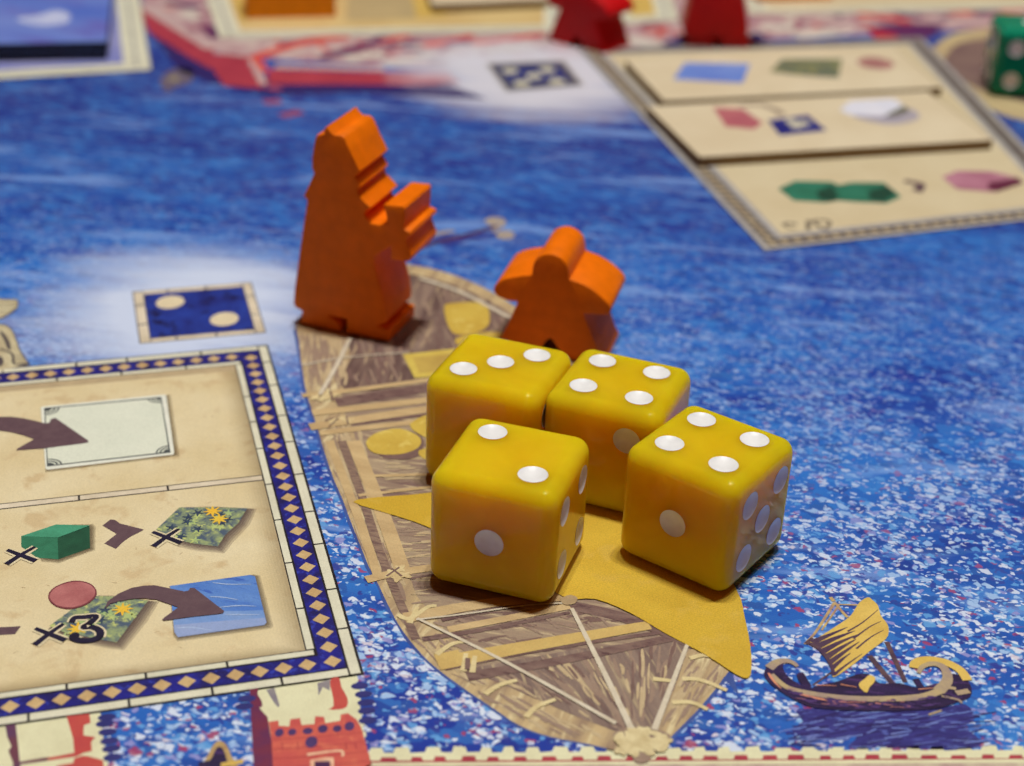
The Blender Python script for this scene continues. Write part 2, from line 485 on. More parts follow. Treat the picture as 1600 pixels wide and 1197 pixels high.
three = smooth(B(gz([(480, 830), (500, 800), (560, 795), (640, 790), (600, 835), (560, 862), (620, 862), (668, 890), (660, 930), (600, 950), (530, 950), (482, 930)])), False, 6)
glows += [stroke(three, 0.95, 1.15)]
decal('sign_glow', glows, ink((222, 210, 174), (216, 202, 164), 0.8), 10, pan)
decal('multiply_sign', crosses, M_NAVY, 12, pan)
three = smooth(B(gz([(480, 830), (500, 800), (560, 795), (640, 790), (600, 835), (560, 862), (620, 862), (668, 890), (660, 930), (600, 950), (530, 950), (482, 930)])), False, 6)
decal('number_three', [stroke(three, 0.55, 0.75), ell(at(*gz([(497, 925)])[0]), 0.45, 0.6)], M_NAVY, 13, pan)
chev = gz([(685, 180), (738, 138), (770, 142), (800, 165), (960, 205), (955, 212), (870, 255), (820, 290), (775, 335), (697, 300), (780, 235)])
decal('chevron', [B(chev)], M_ARROW, 6, pan)
decal('minus_sign', [B(gz([(-60, 862), (140, 852), (100, 905), (-60, 915)]))], M_ARROW, 6, pan)
pe = [at(*p) for p in gz([(325, 660), (640, 620), (470, 553), (500, 735)])]
decal('pearl_rim', [smooth(B(gz([(322, 662), (350, 605), (420, 568), (510, 550), (600, 568), (645, 615), (635, 665), (570, 715), (470, 740), (370, 720)])), k=4)], ink((112, 56, 62), (128, 66, 70), 0.8), 11, pan)
decal('pearl', [smooth(B(gz([(332, 660), (360, 608), (425, 575), (510, 558), (595, 575), (635, 615), (625, 660), (565, 706), (470, 730), (375, 712)])), k=4)], ink((188, 120, 118), (158, 88, 90), 0.22), 12, pan)
cloth = hz([(228, 680), (850, 594), (890, 605), (980, 965), (965, 985), (290, 1080), (262, 1040)])
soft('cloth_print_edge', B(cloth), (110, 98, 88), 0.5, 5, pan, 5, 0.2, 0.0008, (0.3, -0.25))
decal('cloth_print', [B(cloth)], ink((78, 122, 198), (98, 140, 206), 0.5, 0.3, (0.3, 1, 1), c3=(62, 100, 184)), 6, pan)
decal('cloth_hem', [B(hz([(248, 900), (560, 880), (955, 870), (980, 965), (965, 985), (290, 1080), (262, 1040)]))], ink((112, 148, 206), (128, 158, 208), 0.5, 0.3, (0.3, 1, 1)), 7, pan)
decal('cloth_hem', [B(hz([(262, 985), (560, 960), (965, 930), (980, 965), (965, 985), (290, 1080), (262, 1040)]))], ink((150, 166, 206), (138, 160, 206), 0.5, 0.3, (0.3, 1, 1)), 8, pan)
decal('cloth_waves', [stroke(smooth(B(hz(p)), False, 4), 0.16, 0.1, True) for p in ([(560, 655), (680, 668), (860, 668)], [(540, 765), (640, 770), (760, 790)], [(600, 850), (760, 835), (900, 840)], [(660, 905), (760, 905), (930, 905)], [(280, 1010), (400, 1005), (560, 1030)])], ink((178, 198, 228), (160, 184, 222)), 9, pan)
arrow2 = gz([(700, 740), (720, 690), (790, 640), (880, 600), (960, 586), (1026, 583)]) + hz([(120, 682), (230, 705), (340, 728), (372, 722), (385, 700), (420, 702), (520, 780), (650, 880), (640, 898), (560, 908), (400, 925), (180, 955), (166, 945), (292, 852), (240, 832), (120, 790), (40, 785)]) + gz([(1000, 668), (900, 672), (800, 688), (740, 705)])
decal('arrow', [B(arrow2)], M_ARROW, 14, pan)
flaws = []
for k in range(26):
    u, v = rnd.uniform(5, 33), rnd.uniform(6, 56)
    a = rnd.uniform(0, 3)
    flaws.append(stroke([uv(u, v), uv(u + 0.5 * math.cos(a), v + 0.5 * math.sin(a))], 0.07, 0.02))
decal('parchment_specks', flaws, ink((176, 150, 112), (160, 134, 98)), 5, pan, kind='stuff')

# ---- dice space with two pips
dsp = empty('printed_dice_space', parent=board)
decal('space_outline', [R4(-0.45, 66.4, 14.7, 81.2)], ink((70, 70, 92), (60, 60, 84)), 1, dsp)
rim = []
for a, b in ((66.6, 71.5), (71.7, 77), (77.2, 81)): rim.append(R4(-0.3, a, 0.75, b)); rim.append(R4(13.4, a - 0.02, 14.55, b - 0.1))
for a, b in ((0.9, 5.4), (5.6, 10.2), (10.4, 13.3)): rim.append(R4(a, 66.55, b, 67.5)); rim.append(R4(a, 80.1, b, 81.05))
decal('space_tiles', rim, M_CREAM2, 2, dsp)
decal('space_field', [R4(0.9, 67.65, 13.3, 79.95)], ink((26, 40, 120), (34, 62, 156), 0.22, c3=(16, 20, 70), s3=1.8), 2, dsp)
decal('space_pips', [ell(at(266, 472.5), 1.72, 1.95, uy), ell(at(350.5, 499), 1.72, 1.95, uy)], ink((224, 210, 176), (214, 198, 164), 0.4), 4, dsp)

# ---- winged beast at the left rim of the photograph
bz = lambda pts: Z(0, 440, 120 / 898.0, pts)
beast = empty('printed_statue', parent=board)
M_STONE = ink((206, 196, 160), (180, 166, 132), 0.5)
M_STONELN = ink((70, 62, 70), (90, 82, 82), 0.6)
decal('statue_outline', [smooth(B(bz([(-120, 215), (60, 205), (190, 205), (218, 240), (210, 300), (180, 340), (110, 390), (10, 440), (-120, 480)])), k=3),
                         smooth(B(bz([(-120, 500), (0, 495), (80, 510), (150, 570), (200, 690), (240, 800), (325, 940), (320, 985), (-120, 1060)])), k=3)], M_STONELN, 1, beast)
decal('statue_body', [smooth(B(bz([(-120, 225), (60, 215), (180, 215), (206, 245), (198, 295), (165, 330), (100, 375), (0, 425), (-120, 460)])), k=3),
                      smooth(B(bz([(-120, 510), (0, 508), (75, 522), (138, 580), (185, 690), (222, 800), (300, 930), (290, 960), (-120, 1040)])), k=3)], M_STONE, 2, beast)
decal('statue_lines', [smooth(B(bz([(0, 580), (30, 590), (80, 650), (120, 730), (125, 800), (85, 780), (50, 690), (10, 620)])), k=3),
                       smooth(B(bz([(-20, 880), (20, 885), (42, 930), (30, 975), (-20, 985)])), k=3),
                       stroke(smooth(B(bz([(0, 790), (90, 820), (150, 860), (165, 960), (290, 955)])), False), 0.3),
                       stroke(B(bz([(-10, 300), (110, 300), (205, 275)])), 0.16), stroke(B(bz([(-10, 350), (90, 350), (180, 320)])), 0.16), stroke(B(bz([(-10, 262), (205, 250)])), 0.14),
                       stroke(B(bz([(175, 880), (265, 860)])), 0.14), stroke(B(bz([(170, 915), (280, 895)])), 0.14)], M_STONELN, 3, beast)

# ------------------------------------------------------------------ the big printed boat
boat = empty('printed_boat', parent=board)
hull = [(466, 500), (467, 530), (470, 562), (478, 610), (490, 650), (505, 700), (520, 745), (535, 780), (548, 815), (562, 850), (576, 885), (592, 915), (606, 945), (622, 975), (642, 1003), (668, 1032), (697, 1056),
        (735, 1083), (772, 1108), (812, 1134), (858, 1151), (920, 1163), (965, 1174), (1000, 1180), (1030, 1172), (1052, 1148), (1086, 1114), (1112, 1084), (1130, 1060), (1139, 1042), (1120, 1000), (1080, 900),
        (1040, 800), (1008, 720), (960, 640), (890, 555), (832, 502), (792, 470), (742, 443), (700, 427), (655, 416), (600, 412), (520, 440)]
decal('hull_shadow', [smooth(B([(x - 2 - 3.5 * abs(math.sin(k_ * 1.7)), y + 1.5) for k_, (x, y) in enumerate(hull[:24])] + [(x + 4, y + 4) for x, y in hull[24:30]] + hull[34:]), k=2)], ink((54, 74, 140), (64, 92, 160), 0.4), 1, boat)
HA = 0.30
decal('hull', [smooth(B(hull), k=3)], ink((196, 172, 128), (152, 128, 104), 0.55, -1.25, (0.10, 1, 1), 0.40, 0.66, c3=(214, 198, 154)), 2, boat)
deck1 = [(545, 525), (548, 560), (540, 612), (700, 590), (800, 560), (880, 560), (820, 505), (740, 458), (650, 430), (560, 430)]
M_DECK = ink((146, 124, 110), (98, 76, 72), 0.5, -1.5, (0.12, 1, 1), 0.35, 0.62, c3=(176, 154, 124))
M_DECKDK = ink((104, 78, 76), (132, 108, 98), 0.8, 0.2, (0.3, 1, 1), c3=(90, 64, 66))
decal('stern_deck', [smooth(B(deck1), k=3)], M_DECK, 3, boat)
deck2 = [(520, 618), (560, 680), (600, 780), (650, 930), (700, 990), (760, 1060), (960, 1140), (1030, 1135), (1078, 1010), (960, 800), (800, 600), (690, 592)]
decal('deck', [B(deck2)], ink((168, 148, 122), (128, 104, 96), 0.6, 0.22, (0.10, 1, 1), 0.38, 0.64, c3=(194, 174, 138)), 3, boat)
fan = [(735, 1045), (900, 1015), (1078, 995), (1060, 1060), (1025, 1138), (975, 1148), (900, 1120), (820, 1085)]
decal('bow_deck', [B(fan)], ink((146, 126, 112), (116, 96, 90), 0.5, -1.9, (0.10, 1, 1), 0.38, 0.62, c3=(184, 166, 130)), 4, boat)
# painted brush strokes
def inside(p, P):
    r = False; n = len(P)
    for i in range(n):
        (x1, y1), (x2, y2) = P[i], P[i - 1]
        if (y1 > p[1]) != (y2 > p[1]) and p[0] < (x2 - x1) * (p[1] - y1) / (y2 - y1) + x1: r = not r
    return r
def scatter(area, n, vec, jit, w, L):
    out = []
    xs, ys = [p[0] for p in area], [p[1] for p in area]
    while len(out) < n:
        p = (rnd.uniform(min(xs), max(xs)), rnd.uniform(min(ys), max(ys)))
        a = rnd.uniform(-jit, jit)
        vv = vec(p) if callable(vec) else vec
        d = (vv[0] * math.cos(a) - vv[1] * math.sin(a), vv[0] * math.sin(a) + vv[1] * math.cos(a))
        l = rnd.uniform(*L)
        q = (p[0] + d[0] * l, p[1] + d[1] * l)
        if inside(p, area) and inside(q, area):
            m_ = ((p[0] + q[0]) / 2 + rnd.uniform(-2, 2), (p[1] + q[1]) / 2 + rnd.uniform(-2, 2))
            out.append(stroke(smooth(B([p, m_, q]), False, 3), rnd.uniform(*w), taper=True))
        elif rnd.random() < 0.02: n -= 1
    return out
C_LT, C_MD, C_DK, C_YL = ink((198, 178, 140), (184, 162, 126), 0.6), ink((156, 134, 116), (146, 122, 106), 0.6), ink((112, 88, 82), (126, 100, 92), 0.6), ink((206, 178, 108), (196, 166, 100), 0.5)
sternL = [(470, 520), (545, 525), (540, 612), (480, 612)]
decal('stern_strokes', scatter(sternL, 55, (0.06, 1), 0.15, (0.2, 0.6), (14, 50)), C_LT, 4, boat, kind='stuff')
decal('stern_strokes', scatter(sternL, 34, (0.06, 1), 0.2, (0.15, 0.45), (12, 45)), C_MD, 5, boat, kind='stuff')
decal('deck_strokes', scatter(deck1, 60, (0.35, 1), 0.15, (0.2, 0.6), (14, 40)), C_DK, 5, boat, kind='stuff')
decal('deck_strokes', scatter(deck1, 60, (0.35, 1), 0.15, (0.15, 0.5), (10, 40)), C_MD, 6, boat, kind='stuff')
mid = [(575, 690), (665, 680), (690, 760), (690, 940), (640, 945), (610, 830)]
decal('deck_strokes', scatter(mid, 60, (1, -0.06), 0.08, (0.14, 0.4), (15, 60)), C_MD, 5, boat, kind='stuff')
decal('deck_strokes', scatter(mid, 45, (1, -0.06), 0.08, (0.14, 0.4), (15, 60)), C_LT, 6, boat, kind='stuff')
low = [(655, 975), (880, 938), (1000, 965), (1020, 990), (760, 1035), (700, 1030)]
decal('deck_strokes', scatter(low, 50, (1, -0.16), 0.1, (0.15, 0.5), (14, 50)), C_DK, 5, boat, kind='stuff')
decal('deck_strokes', scatter(low, 60, (0.9, 0.5), 0.3, (0.15, 0.5), (10, 36)), C_MD, 6, boat, kind='stuff')
fanv = lambda p: ((lambda dx, dy, l: (dx / l, dy / l))(1000 - p[0], 1180 - p[1], math.hypot(1000 - p[0], 1180 - p[1])))
decal('bow_strokes', scatter(fan, 60, fanv, 0.08, (0.15, 0.5), (14, 55)), C_MD, 5, boat, kind='stuff')
decal('bow_strokes', scatter(fan, 34, fanv, 0.08, (0.15, 0.45), (14, 50)), C_LT, 6, boat, kind='stuff')
decal('bow_strokes', scatter(fan, 30, fanv, 0.12, (0.12, 0.35), (14, 45)), C_DK, 7, boat, kind='stuff')
gun = [(606, 935), (640, 965), (700, 1035), (760, 1070), (860, 1115), (960, 1150), (920, 1160), (855, 1146), (770, 1100), (690, 1046), (640, 995)]
gunv = lambda p: (0.72, 0.69) if p[0] < 700 else (0.87, 0.5)
decal('gunwale_strokes', scatter(gun, 50, gunv, 0.08, (0.12, 0.45), (14, 50)), C_LT, 4, boat, kind='stuff')
decal('gunwale_strokes', scatter(gun, 36, gunv, 0.08, (0.12, 0.35), (14, 50)), C_MD, 5, boat, kind='stuff')
rgun = [(1085, 1010), (1137, 1045), (1108, 1085), (1050, 1142), (1028, 1140), (1062, 1065)]
decal('gunwale_strokes', scatter(rgun, 40, (-0.55, 0.83), 0.12, (0.12, 0.4), (10, 34)), C_LT, 5, boat, kind='stuff')
decal('gunwale_strokes', scatter(rgun, 26, (-0.55, 0.83), 0.12, (0.12, 0.3), (10, 34)), C_MD, 6, boat, kind='stuff')
lside = [(492, 655), (560, 660), (640, 940), (606, 940), (548, 815)]
decal('side_strokes', scatter(lside, 60, (0.36, 0.93), 0.06, (0.15, 0.5), (14, 60)), C_MD, 4, boat, kind='stuff')
decal('side_strokes', scatter(lside, 60, (0.36, 0.93), 0.06, (0.15, 0.5), (14, 60)), C_LT, 5, boat, kind='stuff')
def S(px, w, w2=None, taper=False, sm=True): return stroke(smooth(B(px), False, 5) if sm and len(px) > 2 else B(px), w, w2, taper)
decal('dark_beams', [S([(525, 630), (600, 618), (690, 603)], 2.0), S([(548, 662), (610, 655), (690, 645)], 0.9), S([(660, 1000), (760, 984), (890, 958)], 0.7, 0.4),
                     S([(695, 1046), (860, 1014), (1072, 984)], 0.5), S([(730, 1058), (860, 1036), (1078, 992)], 1.3, 0.9), S([(640, 905), (690, 897)], 0.35),
                     S([(880, 945), (960, 962), (1030, 985), (1085, 1010)], 1.5, 1.2), S([(690, 970), (760, 955), (820, 946)], 0.5)], M_DECKDK, 8, boat)
decal('dark_planking', [S([(534, 690), (565, 775), (600, 880), (650, 1000)], 0.95, 0.8)], ink((112, 88, 82), (146, 122, 104), 1.6, 0.2, (0.4, 2, 1), 0.42, 0.58), 8, boat)
decal('light_beams', [S([(472, 619), (570, 608), (700, 590)], 0.9), S([(488, 646), (600, 634), (700, 622)], 1.3), S([(484, 668), (600, 650), (700, 636)], 1.5), S([(500, 678), (600, 666), (700, 655)], 1.0),
                      S([(572, 907), (620, 896), (690, 886)], 1.1), S([(632, 967), (760, 944), (880, 934)], 1.5, 1.2), S([(700, 985), (800, 966), (890, 948)], 0.9),
                      S([(515, 690), (560, 810), (590, 900)], 0.9), S([(552, 690), (600, 810), (632, 900)], 1.5), S([(565, 745), (690, 742)], 0.5), S([(560, 775), (690, 760)], 0.5)], ink((206, 180, 132), (186, 158, 114), 0.5, 0.25, (0.12, 1, 1)), 9, boat)
decal('bow_beam', [S([(684, 1038), (820, 1012), (1015, 978)], 1.9, 1.2), S([(684, 1036), (722, 1028)], 2.2)], C_YL, 10, boat)
bands = [[(682, 1024), (705, 1008), (724, 1004)], [(758, 1086), (780, 1072), (808, 1064)], [(822, 1122), (838, 1106), (868, 1094)], [(1078, 1030), (1100, 1025), (1118, 1030)], [(1066, 1062), (1095, 1064), (1136, 1080)], [(1050, 1099), (1080, 1099), (1106, 1110)], [(1020, 1062), (1056, 1066)], [(622, 962), (640, 968), (668, 950), (682, 948)], [(640, 975), (652, 950)], [(500, 628), (515, 612)], [(724, 1050), (728, 1022)], [(738, 1052), (742, 1026)]]
decal('lashing_bands', [S(p, 0.55, 0.4) for p in bands], ink((222, 206, 156), (206, 188, 138), 0.6), 11, boat)
knots = []
for cx, cy, r in ((612, 897, 0.9), (625, 890, 0.8), (632, 900, 0.8), (620, 905, 0.7), (520, 660, 0.8), (536, 655, 0.7), (545, 658, 0.7), (492, 622, 0.8), (512, 622, 0.7), (524, 618, 0.7)):
    a = rnd.uniform(0, 3); c = at(cx, cy)
    knots.append(ell(c, r, r * 0.38, a)); knots.append(ell(c, r * 0.8, r * 0.3, a + 1.3))
bk = []
for k in range(64):
    a_, q_ = rnd.uniform(0, 6.283), math.sqrt(rnd.random())
    px_, py_ = 1003 + 42 * q_ * math.cos(a_), 1158 + 17 * q_ * math.sin(a_) + (8 if k % 5 == 0 else 0)
    bk.append((px_, py_))
decal('bow_knot_base', [smooth(B([(958, 1150), (972, 1140), (1000, 1138), (1030, 1142), (1048, 1152), (1040, 1166), (1022, 1176), (1012, 1192), (992, 1192), (984, 1176), (966, 1166)]), k=3)], C_MD, 12, boat)
decal('lashings', knots, ink((220, 202, 152), (200, 176, 128), 0.8), 12, boat, kind='stuff')
decal('bow_knot', [ell(at(*p), rnd.uniform(0.4, 0.75), rnd.uniform(0.22, 0.4), rnd.uniform(0, 3), 12) for p in bk], ink((220, 206, 160), (196, 178, 132), 0.8), 16, boat, kind='stuff')
decal('lashing_lines', [S([(508, 660), (522, 654)], 0.18), S([(514, 668), (528, 656)], 0.18), S([(541, 652), (544, 664)], 0.18), S([(604, 902), (624, 888)], 0.2), S([(612, 890), (628, 902)], 0.2), S([(731, 1030), (730, 1048)], 0.45), S([(516, 612), (520, 628)], 0.25)], C_DK, 14, boat)
decal('ropes', [S([(652, 968), (790, 1036), (962, 1132)], 0.3, 0.42), S([(893, 952), (940, 1045), (992, 1152)], 0.38, 0.6), S([(1074, 1008), (1048, 1075), (1022, 1142)], 0.34, 0.55), S([(650, 970), (720, 962), (820, 948), (884, 944)], 0.22),
                S([(548, 528), (522, 580), (500, 618)], 0.5, 0.5), S([(472, 572), (540, 560), (640, 552)], 0.3, 0.2), S([(656, 436), (720, 458), (800, 500)], 0.6)], ink((216, 206, 184), (200, 188, 164), 0.6), 15, boat)
M_SACK = ink((206, 178, 78), (194, 162, 66), 0.3, c3=(214, 190, 96))
decal('sack_edges', [smooth(B([(692, 486), (705, 476), (755, 476), (768, 495), (764, 518), (735, 530), (705, 526)]), k=4), smooth(B([(578, 690), (600, 676), (640, 674), (662, 690), (650, 716), (600, 716)]), k=4)], C_DK, 10, boat)
decal('sacks', [smooth(B([(694, 484), (705, 475), (755, 475), (765, 495), (760, 513), (735, 523), (706, 520)]), k=4), smooth(B([(572, 692), (590, 677), (625, 671), (655, 684), (654, 700), (625, 711), (585, 709)]), k=4), smooth(B([(640, 664), (690, 645), (700, 690), (668, 686)]), k=3), smooth(B([(655, 705), (690, 700), (690, 724), (662, 718)]), k=3), smooth(B([(712, 530), (760, 520), (800, 526), (730, 545)]), k=3)], M_SACK, 11, boat)
decal('crate_print', [B([(629, 555), (720, 545), (700, 588), (648, 592)])], ink((212, 190, 92), (202, 176, 80), 0.4), 11, boat)
decal('crate_inner', [B([(645, 560), (715, 553), (697, 580), (655, 584)])], ink((196, 168, 84), (180, 150, 76), 0.4), 12, boat)
sail = [(552, 786), (600, 778), (670, 772), (800, 752), (1000, 752), (1090, 830), (1150, 922), (1163, 965), (1172, 1010), (1174, 1045), (1169, 1061), (1150, 1056), (1100, 1024), (1040, 992), (985, 960), (930, 938), (880, 934), (780, 880), (670, 826), (612, 806)]
decal('sail', [smooth(B(sail), k=3)], ink((208, 174, 56), (198, 162, 48), 0.10, c3=(206, 172, 66), grain=0.20), 16, boat)
decal('sail_tie', [smooth(B([(876, 938), (890, 932), (902, 936), (898, 945), (882, 947)]), k=3)], ink((178, 156, 116), (160, 136, 104), 0.8), 17, boat)

# ------------------------------------------------------------------ small printed ship with its reflection
ship = empty('printed_small_ship', parent=board)
sz = lambda pts: Z(1180, 920, 360 / 1596.0, pts)
M_HULL = ink((46, 30, 76), (32, 20, 54), 0.6, 0.1, (0.3, 1, 1), c3=(72, 46, 100))
M_TAN = ink((158, 138, 128), (186, 166, 120), 0.4)
M_YEL = ink((222, 190, 98), (208, 174, 84), 0.3)
refl = [sz([(300, 830), (700, 850), (1200, 840), (1450, 800), (1520, 900), (1460, 960), (1560, 1050), (1500, 1110), (1100, 1110), (900, 1080), (800, 1110), (640, 1100), (700, 1020), (420, 1050), (250, 980), (330, 920)])]
M_REFL = ink((42, 40, 110), (58, 56, 136), 0.7, 0.1, (0.3, 1, 1), c3=(82, 96, 172))
decal('reflection', [smooth(B(refl[0]), k=3)], M_REFL, 1, ship)
rs, rs2 = [], []
for k in range(170):
    x, y = rnd.uniform(180, 1560), rnd.uniform(825, 1110)
    p = sz([(x, y), (x + rnd.uniform(60, 190), y - rnd.uniform(-6, 34))])
    (rs if rnd.random() < 0.6 else rs2).append(S(p, rnd.uniform(0.12, 0.38), taper=True, sm=False))
decal('reflection_strokes', rs, ink((34, 26, 88), (44, 34, 100), 0.6), 2, ship, kind='stuff')
decal('reflection_lights', rs2, ink((120, 134, 196), (92, 116, 190), 0.6), 3, ship, kind='stuff')
decal('rigging', [S(sz([(548, 100), (420, 300), (340, 385)]), 0.3, 0.2), S(sz([(548, 95), (610, 170), (640, 200)]), 0.3), S(sz([(548, 110), (720, 115)]), 0.18), S(sz([(545, 90), (520, 60)]), 0.4), S(sz([(580, 115), (460, 290)]), 0.2)], ink((204, 176, 112), (160, 128, 112), 0.8), 5, ship)
decal('mast', [S(sz([(790, 465), (960, 670)]), 0.55), S(sz([(910, 370), (1040, 650)]), 0.45), S(sz([(350, 385), (400, 345)]), 0.4), S(sz([(400, 670), (530, 580)]), 0.18)], ink((74, 54, 72), (104, 78, 80), 0.8), 5, ship)
decal('ship_sail', [smooth(B(sz([(375, 378), (430, 345), (560, 262), (660, 190), (720, 100), (780, 62), (815, 85), (850, 120), (870, 190), (910, 240), (925, 290), (905, 350), (800, 430), (690, 520), (560, 610), (532, 602), (535, 560), (500, 490), (440, 420)])), k=3)], M_YEL, 7, ship)
M_FOLD = ink((66, 46, 80), (92, 68, 78), 0.8)
decal('sail_folds', [stroke(smooth(B(sz(p)), False, 5), w, 0.05) for p, w in (([(392, 376), (500, 330), (640, 270)], 0.75), ([(425, 405), (560, 345), (690, 296)], 0.8), ([(462, 440), (580, 378), (720, 318)], 0.75), ([(495, 475), (600, 410), (700, 352)], 0.7), ([(515, 515), (620, 440), (720, 372)], 0.6), ([(530, 555), (600, 495), (660, 450)], 0.5), ([(545, 600), (620, 540), (740, 455)], 0.35), ([(640, 300), (740, 240), (850, 150)], 0.2), ([(680, 350), (790, 270), (870, 230)], 0.2), ([(700, 420), (800, 340), (890, 290)], 0.2))], M_FOLD, 8, ship)
decal('sail_edge', [S(sz([(372, 380), (440, 420), (500, 490), (535, 560), (540, 606)]), 0.4, 0.3)], M_FOLD, 9, ship)
hullp = [(70, 560), (95, 530), (150, 505), (210, 500), (190, 540), (215, 600), (290, 660), (380, 690), (560, 715), (780, 740), (1000, 745), (1180, 725), (1290, 690), (1330, 650), (1330, 600), (1400, 600), (1470, 640), (1500, 710), (1480, 760), (1400, 790), (1280, 830), (1050, 850), (700, 850), (420, 830), (300, 790), (180, 720), (100, 660), (62, 605)]
decal('ship_hull', [smooth(B(sz(hullp)), k=3), smooth(B(sz([(400, 685), (560, 650), (700, 600), (790, 600), (860, 660), (1000, 660), (1130, 690), (1270, 660), (1240, 720), (1000, 745), (700, 740), (500, 720)])), k=3), smooth(B(sz([(285, 600), (330, 585), (352, 620), (385, 670), (380, 690), (320, 670)])), k=2), S(sz([(1110, 630), (1155, 700)]), 0.6)], M_HULL, 10, ship)
decal('prow', [S(sz([(290, 545), (265, 520), (215, 505), (150, 515), (95, 555)]), 0.35, 0.9)], M_TAN, 11, ship)
decal('stern_curl', [S(sz([(1105, 555), (1110, 525), (1160, 500), (1240, 500), (1330, 520), (1420, 570), (1470, 640)]), 1.0, 0.9)], M_YEL, 11, ship)
decal('stern_post', [S(sz([(1130, 590), (1160, 545), (1240, 525), (1310, 560), (1330, 640), (1270, 715)]), 0.35, 1.1)], M_TAN, 12, ship)
decal('hull_stripes', [S(sz([(110, 600), (220, 690), (400, 735), (650, 765), (900, 770), (1150, 755), (1290, 710)]), 0.5, 0.8), S(sz([(1390, 730), (1480, 715)]), 0.6), S(sz([(1290, 750), (1400, 775), (1430, 800)]), 0.25), S(sz([(1330, 690), (1390, 700)]), 0.4), S(sz([(1200, 880), (1290, 850)]), 0.2)], M_TAN, 13, ship)
decal('hull_lights', [S(sz([(90, 590), (130, 650), (180, 700)]), 0.35, 0.1, True), S(sz([(280, 730), (420, 765), (560, 790)]), 0.28, 0.2, True), S(sz([(560, 790), (760, 795)]), 0.3, 0.1, True, False), S(sz([(830, 800), (950, 815)]), 0.3, 0.1, True, False), S(sz([(420, 675), (560, 680)]), 0.28, 0.14, True, False), S(sz([(1130, 705), (1230, 695)]), 0.3, 0.15, True, False), S(sz([(590, 670), (700, 690)]), 0.3, 0.15, True, False)], ink((206, 132, 116), (220, 150, 110), 0.8), 14, ship)
hullb = sz([(110, 600), (200, 690), (400, 745), (700, 775), (1000, 780), (1280, 740), (1400, 760), (1280, 815), (1050, 840), (700, 840), (420, 815), (300, 780), (180, 710)])
decal('hull_strokes', scatter(hullb, 60, (1, 0.12), 0.25, (0.08, 0.24), (6, 26)), ink((84, 58, 116), (66, 44, 98), 0.8), 14, ship, kind='stuff')
decal('hull_strokes', scatter(hullb, 16, (1, 0.12), 0.2, (0.06, 0.16), (6, 22)), ink((170, 112, 112), (140, 92, 110), 0.8), 14.5, ship, kind='stuff')
decal('figurehead', [smooth(B(sz([(715, 670), (760, 630), (790, 605), (830, 625), (820, 660), (790, 690), (775, 725), (745, 715)])), k=3)], M_YEL, 14, ship)

# ------------------------------------------------------------------ printed wall along the near rim and the castle towers
wall = empty('printed_rim_wall', parent=board)
top, mid_ = [], []
n = 34
def rimline(x): return 1176 - (x - 580) * 0.004
wp = []
x = 560.0
k = 0
while x < 1640:
    w = 13 + rnd.uniform(0, 10)
    y = rimline(x) - (7 + rnd.uniform(-2, 2) if k % 2 else 0)
    wp += [(x, y + rnd.uniform(-1, 1)), (x + w, y + rnd.uniform(-1, 1))]
    x += w + 3; k += 1
decal('battlements', [B(wp + [(1640, 1260), (560, 1260)])], M_WALL, 1, wall)
rp = []
x = 572.0; k = 0
while x < 1640:
    w = 14 + rnd.uniform(0, 10)
    y = rimline(x) + 13 - (6 + rnd.uniform(-1, 1) if k % 2 else 0)
    rp += [(x, y), (x + w, y)]
    x += w + 2; k += 1
decal('brick_band', [B(rp + [(1640, 1186), (572, 1192)])], M_WALLRED, 2, wall)
decal('lower_wall', [B([(572, 1196), (1640, 1192), (1640, 1240), (572, 1240)])], ink((206, 196, 166), (176, 150, 140), 0.4), 3, wall)
tower = empty('printed_castle', parent=board)
tz = lambda pts: Z(360, 1040, 0.1875, pts)
def crenel(side, n, amp, seed=3):
    r2 = random.Random(seed); out = []
    (x0, y0), (x1, y1) = side
    for i in range(n):
        for t, d in ((i / n, 0), ((i + 0.5) / n, 0), ((i + 0.5) / n, 1), ((i + 1) / n, 1)):
            out.append((x0 + (x1 - x0) * t + amp * d + r2.uniform(-.4, .4), y0 + (y1 - y0) * t + r2.uniform(-.4, .4)))
    return out
decal('tower_top', [B(tz([(160, 190), (700, 90), (1010, 60)]) + crenel(tz([(1060, 90), (1140, 640)]), 6, -3) + tz([(1190, 860), (700, 980), (200, 980)]))], M_WALL, 1, tower)
decal('tower_side', [B(tz([(160, 190), (232, 188), (226, 240), (262, 300), (268, 340), (240, 352), (280, 400), (310, 430), (345, 640), (360, 980), (200, 980)]))], M_REDDK, 2, tower)
decal('tower_front', [B(tz([(320, 470), (400, 460), (404, 505), (490, 510), (500, 450), (580, 440), (592, 498), (700, 490), (706, 425), (780, 428), (792, 482), (915, 462), (920, 410), (980, 400), (1050, 450), (1090, 520), (1160, 760), (1185, 980), (360, 980), (345, 640)]))], ink((204, 96, 80), (192, 80, 78), 0.3, c3=(212, 112, 88)), 3, tower)
decal('tower_courses', [S(tz([(352, y_), (700, y_ - 22), (x_, y_ - 62)]), 0.12, 0.08) for y_, x_ in ((620, 1110), (700, 1130), (780, 1150), (860, 1165))] + [S(tz([(x_, 640), (x_ + 8, 700)]), 0.12) for x_ in (430, 560, 960, 1040)], ink((170, 62, 66), (180, 74, 72)), 3.6, tower)
decal('tower_post', [smooth(B(tz([(840, 110), (905, 100), (925, 180), (975, 270), (970, 345), (900, 368), (815, 366), (860, 340), (850, 240), (832, 170)])), k=2)], M_RED, 2, tower)
decal('tower_shadows', [B(tz([(300, 205), (365, 185), (410, 330), (400, 350), (370, 320)])), B(tz([(725, 150), (832, 112), (828, 210), (770, 180), (735, 250)]))], ink((150, 144, 140), (120, 112, 130), 0.6), 2, tower)
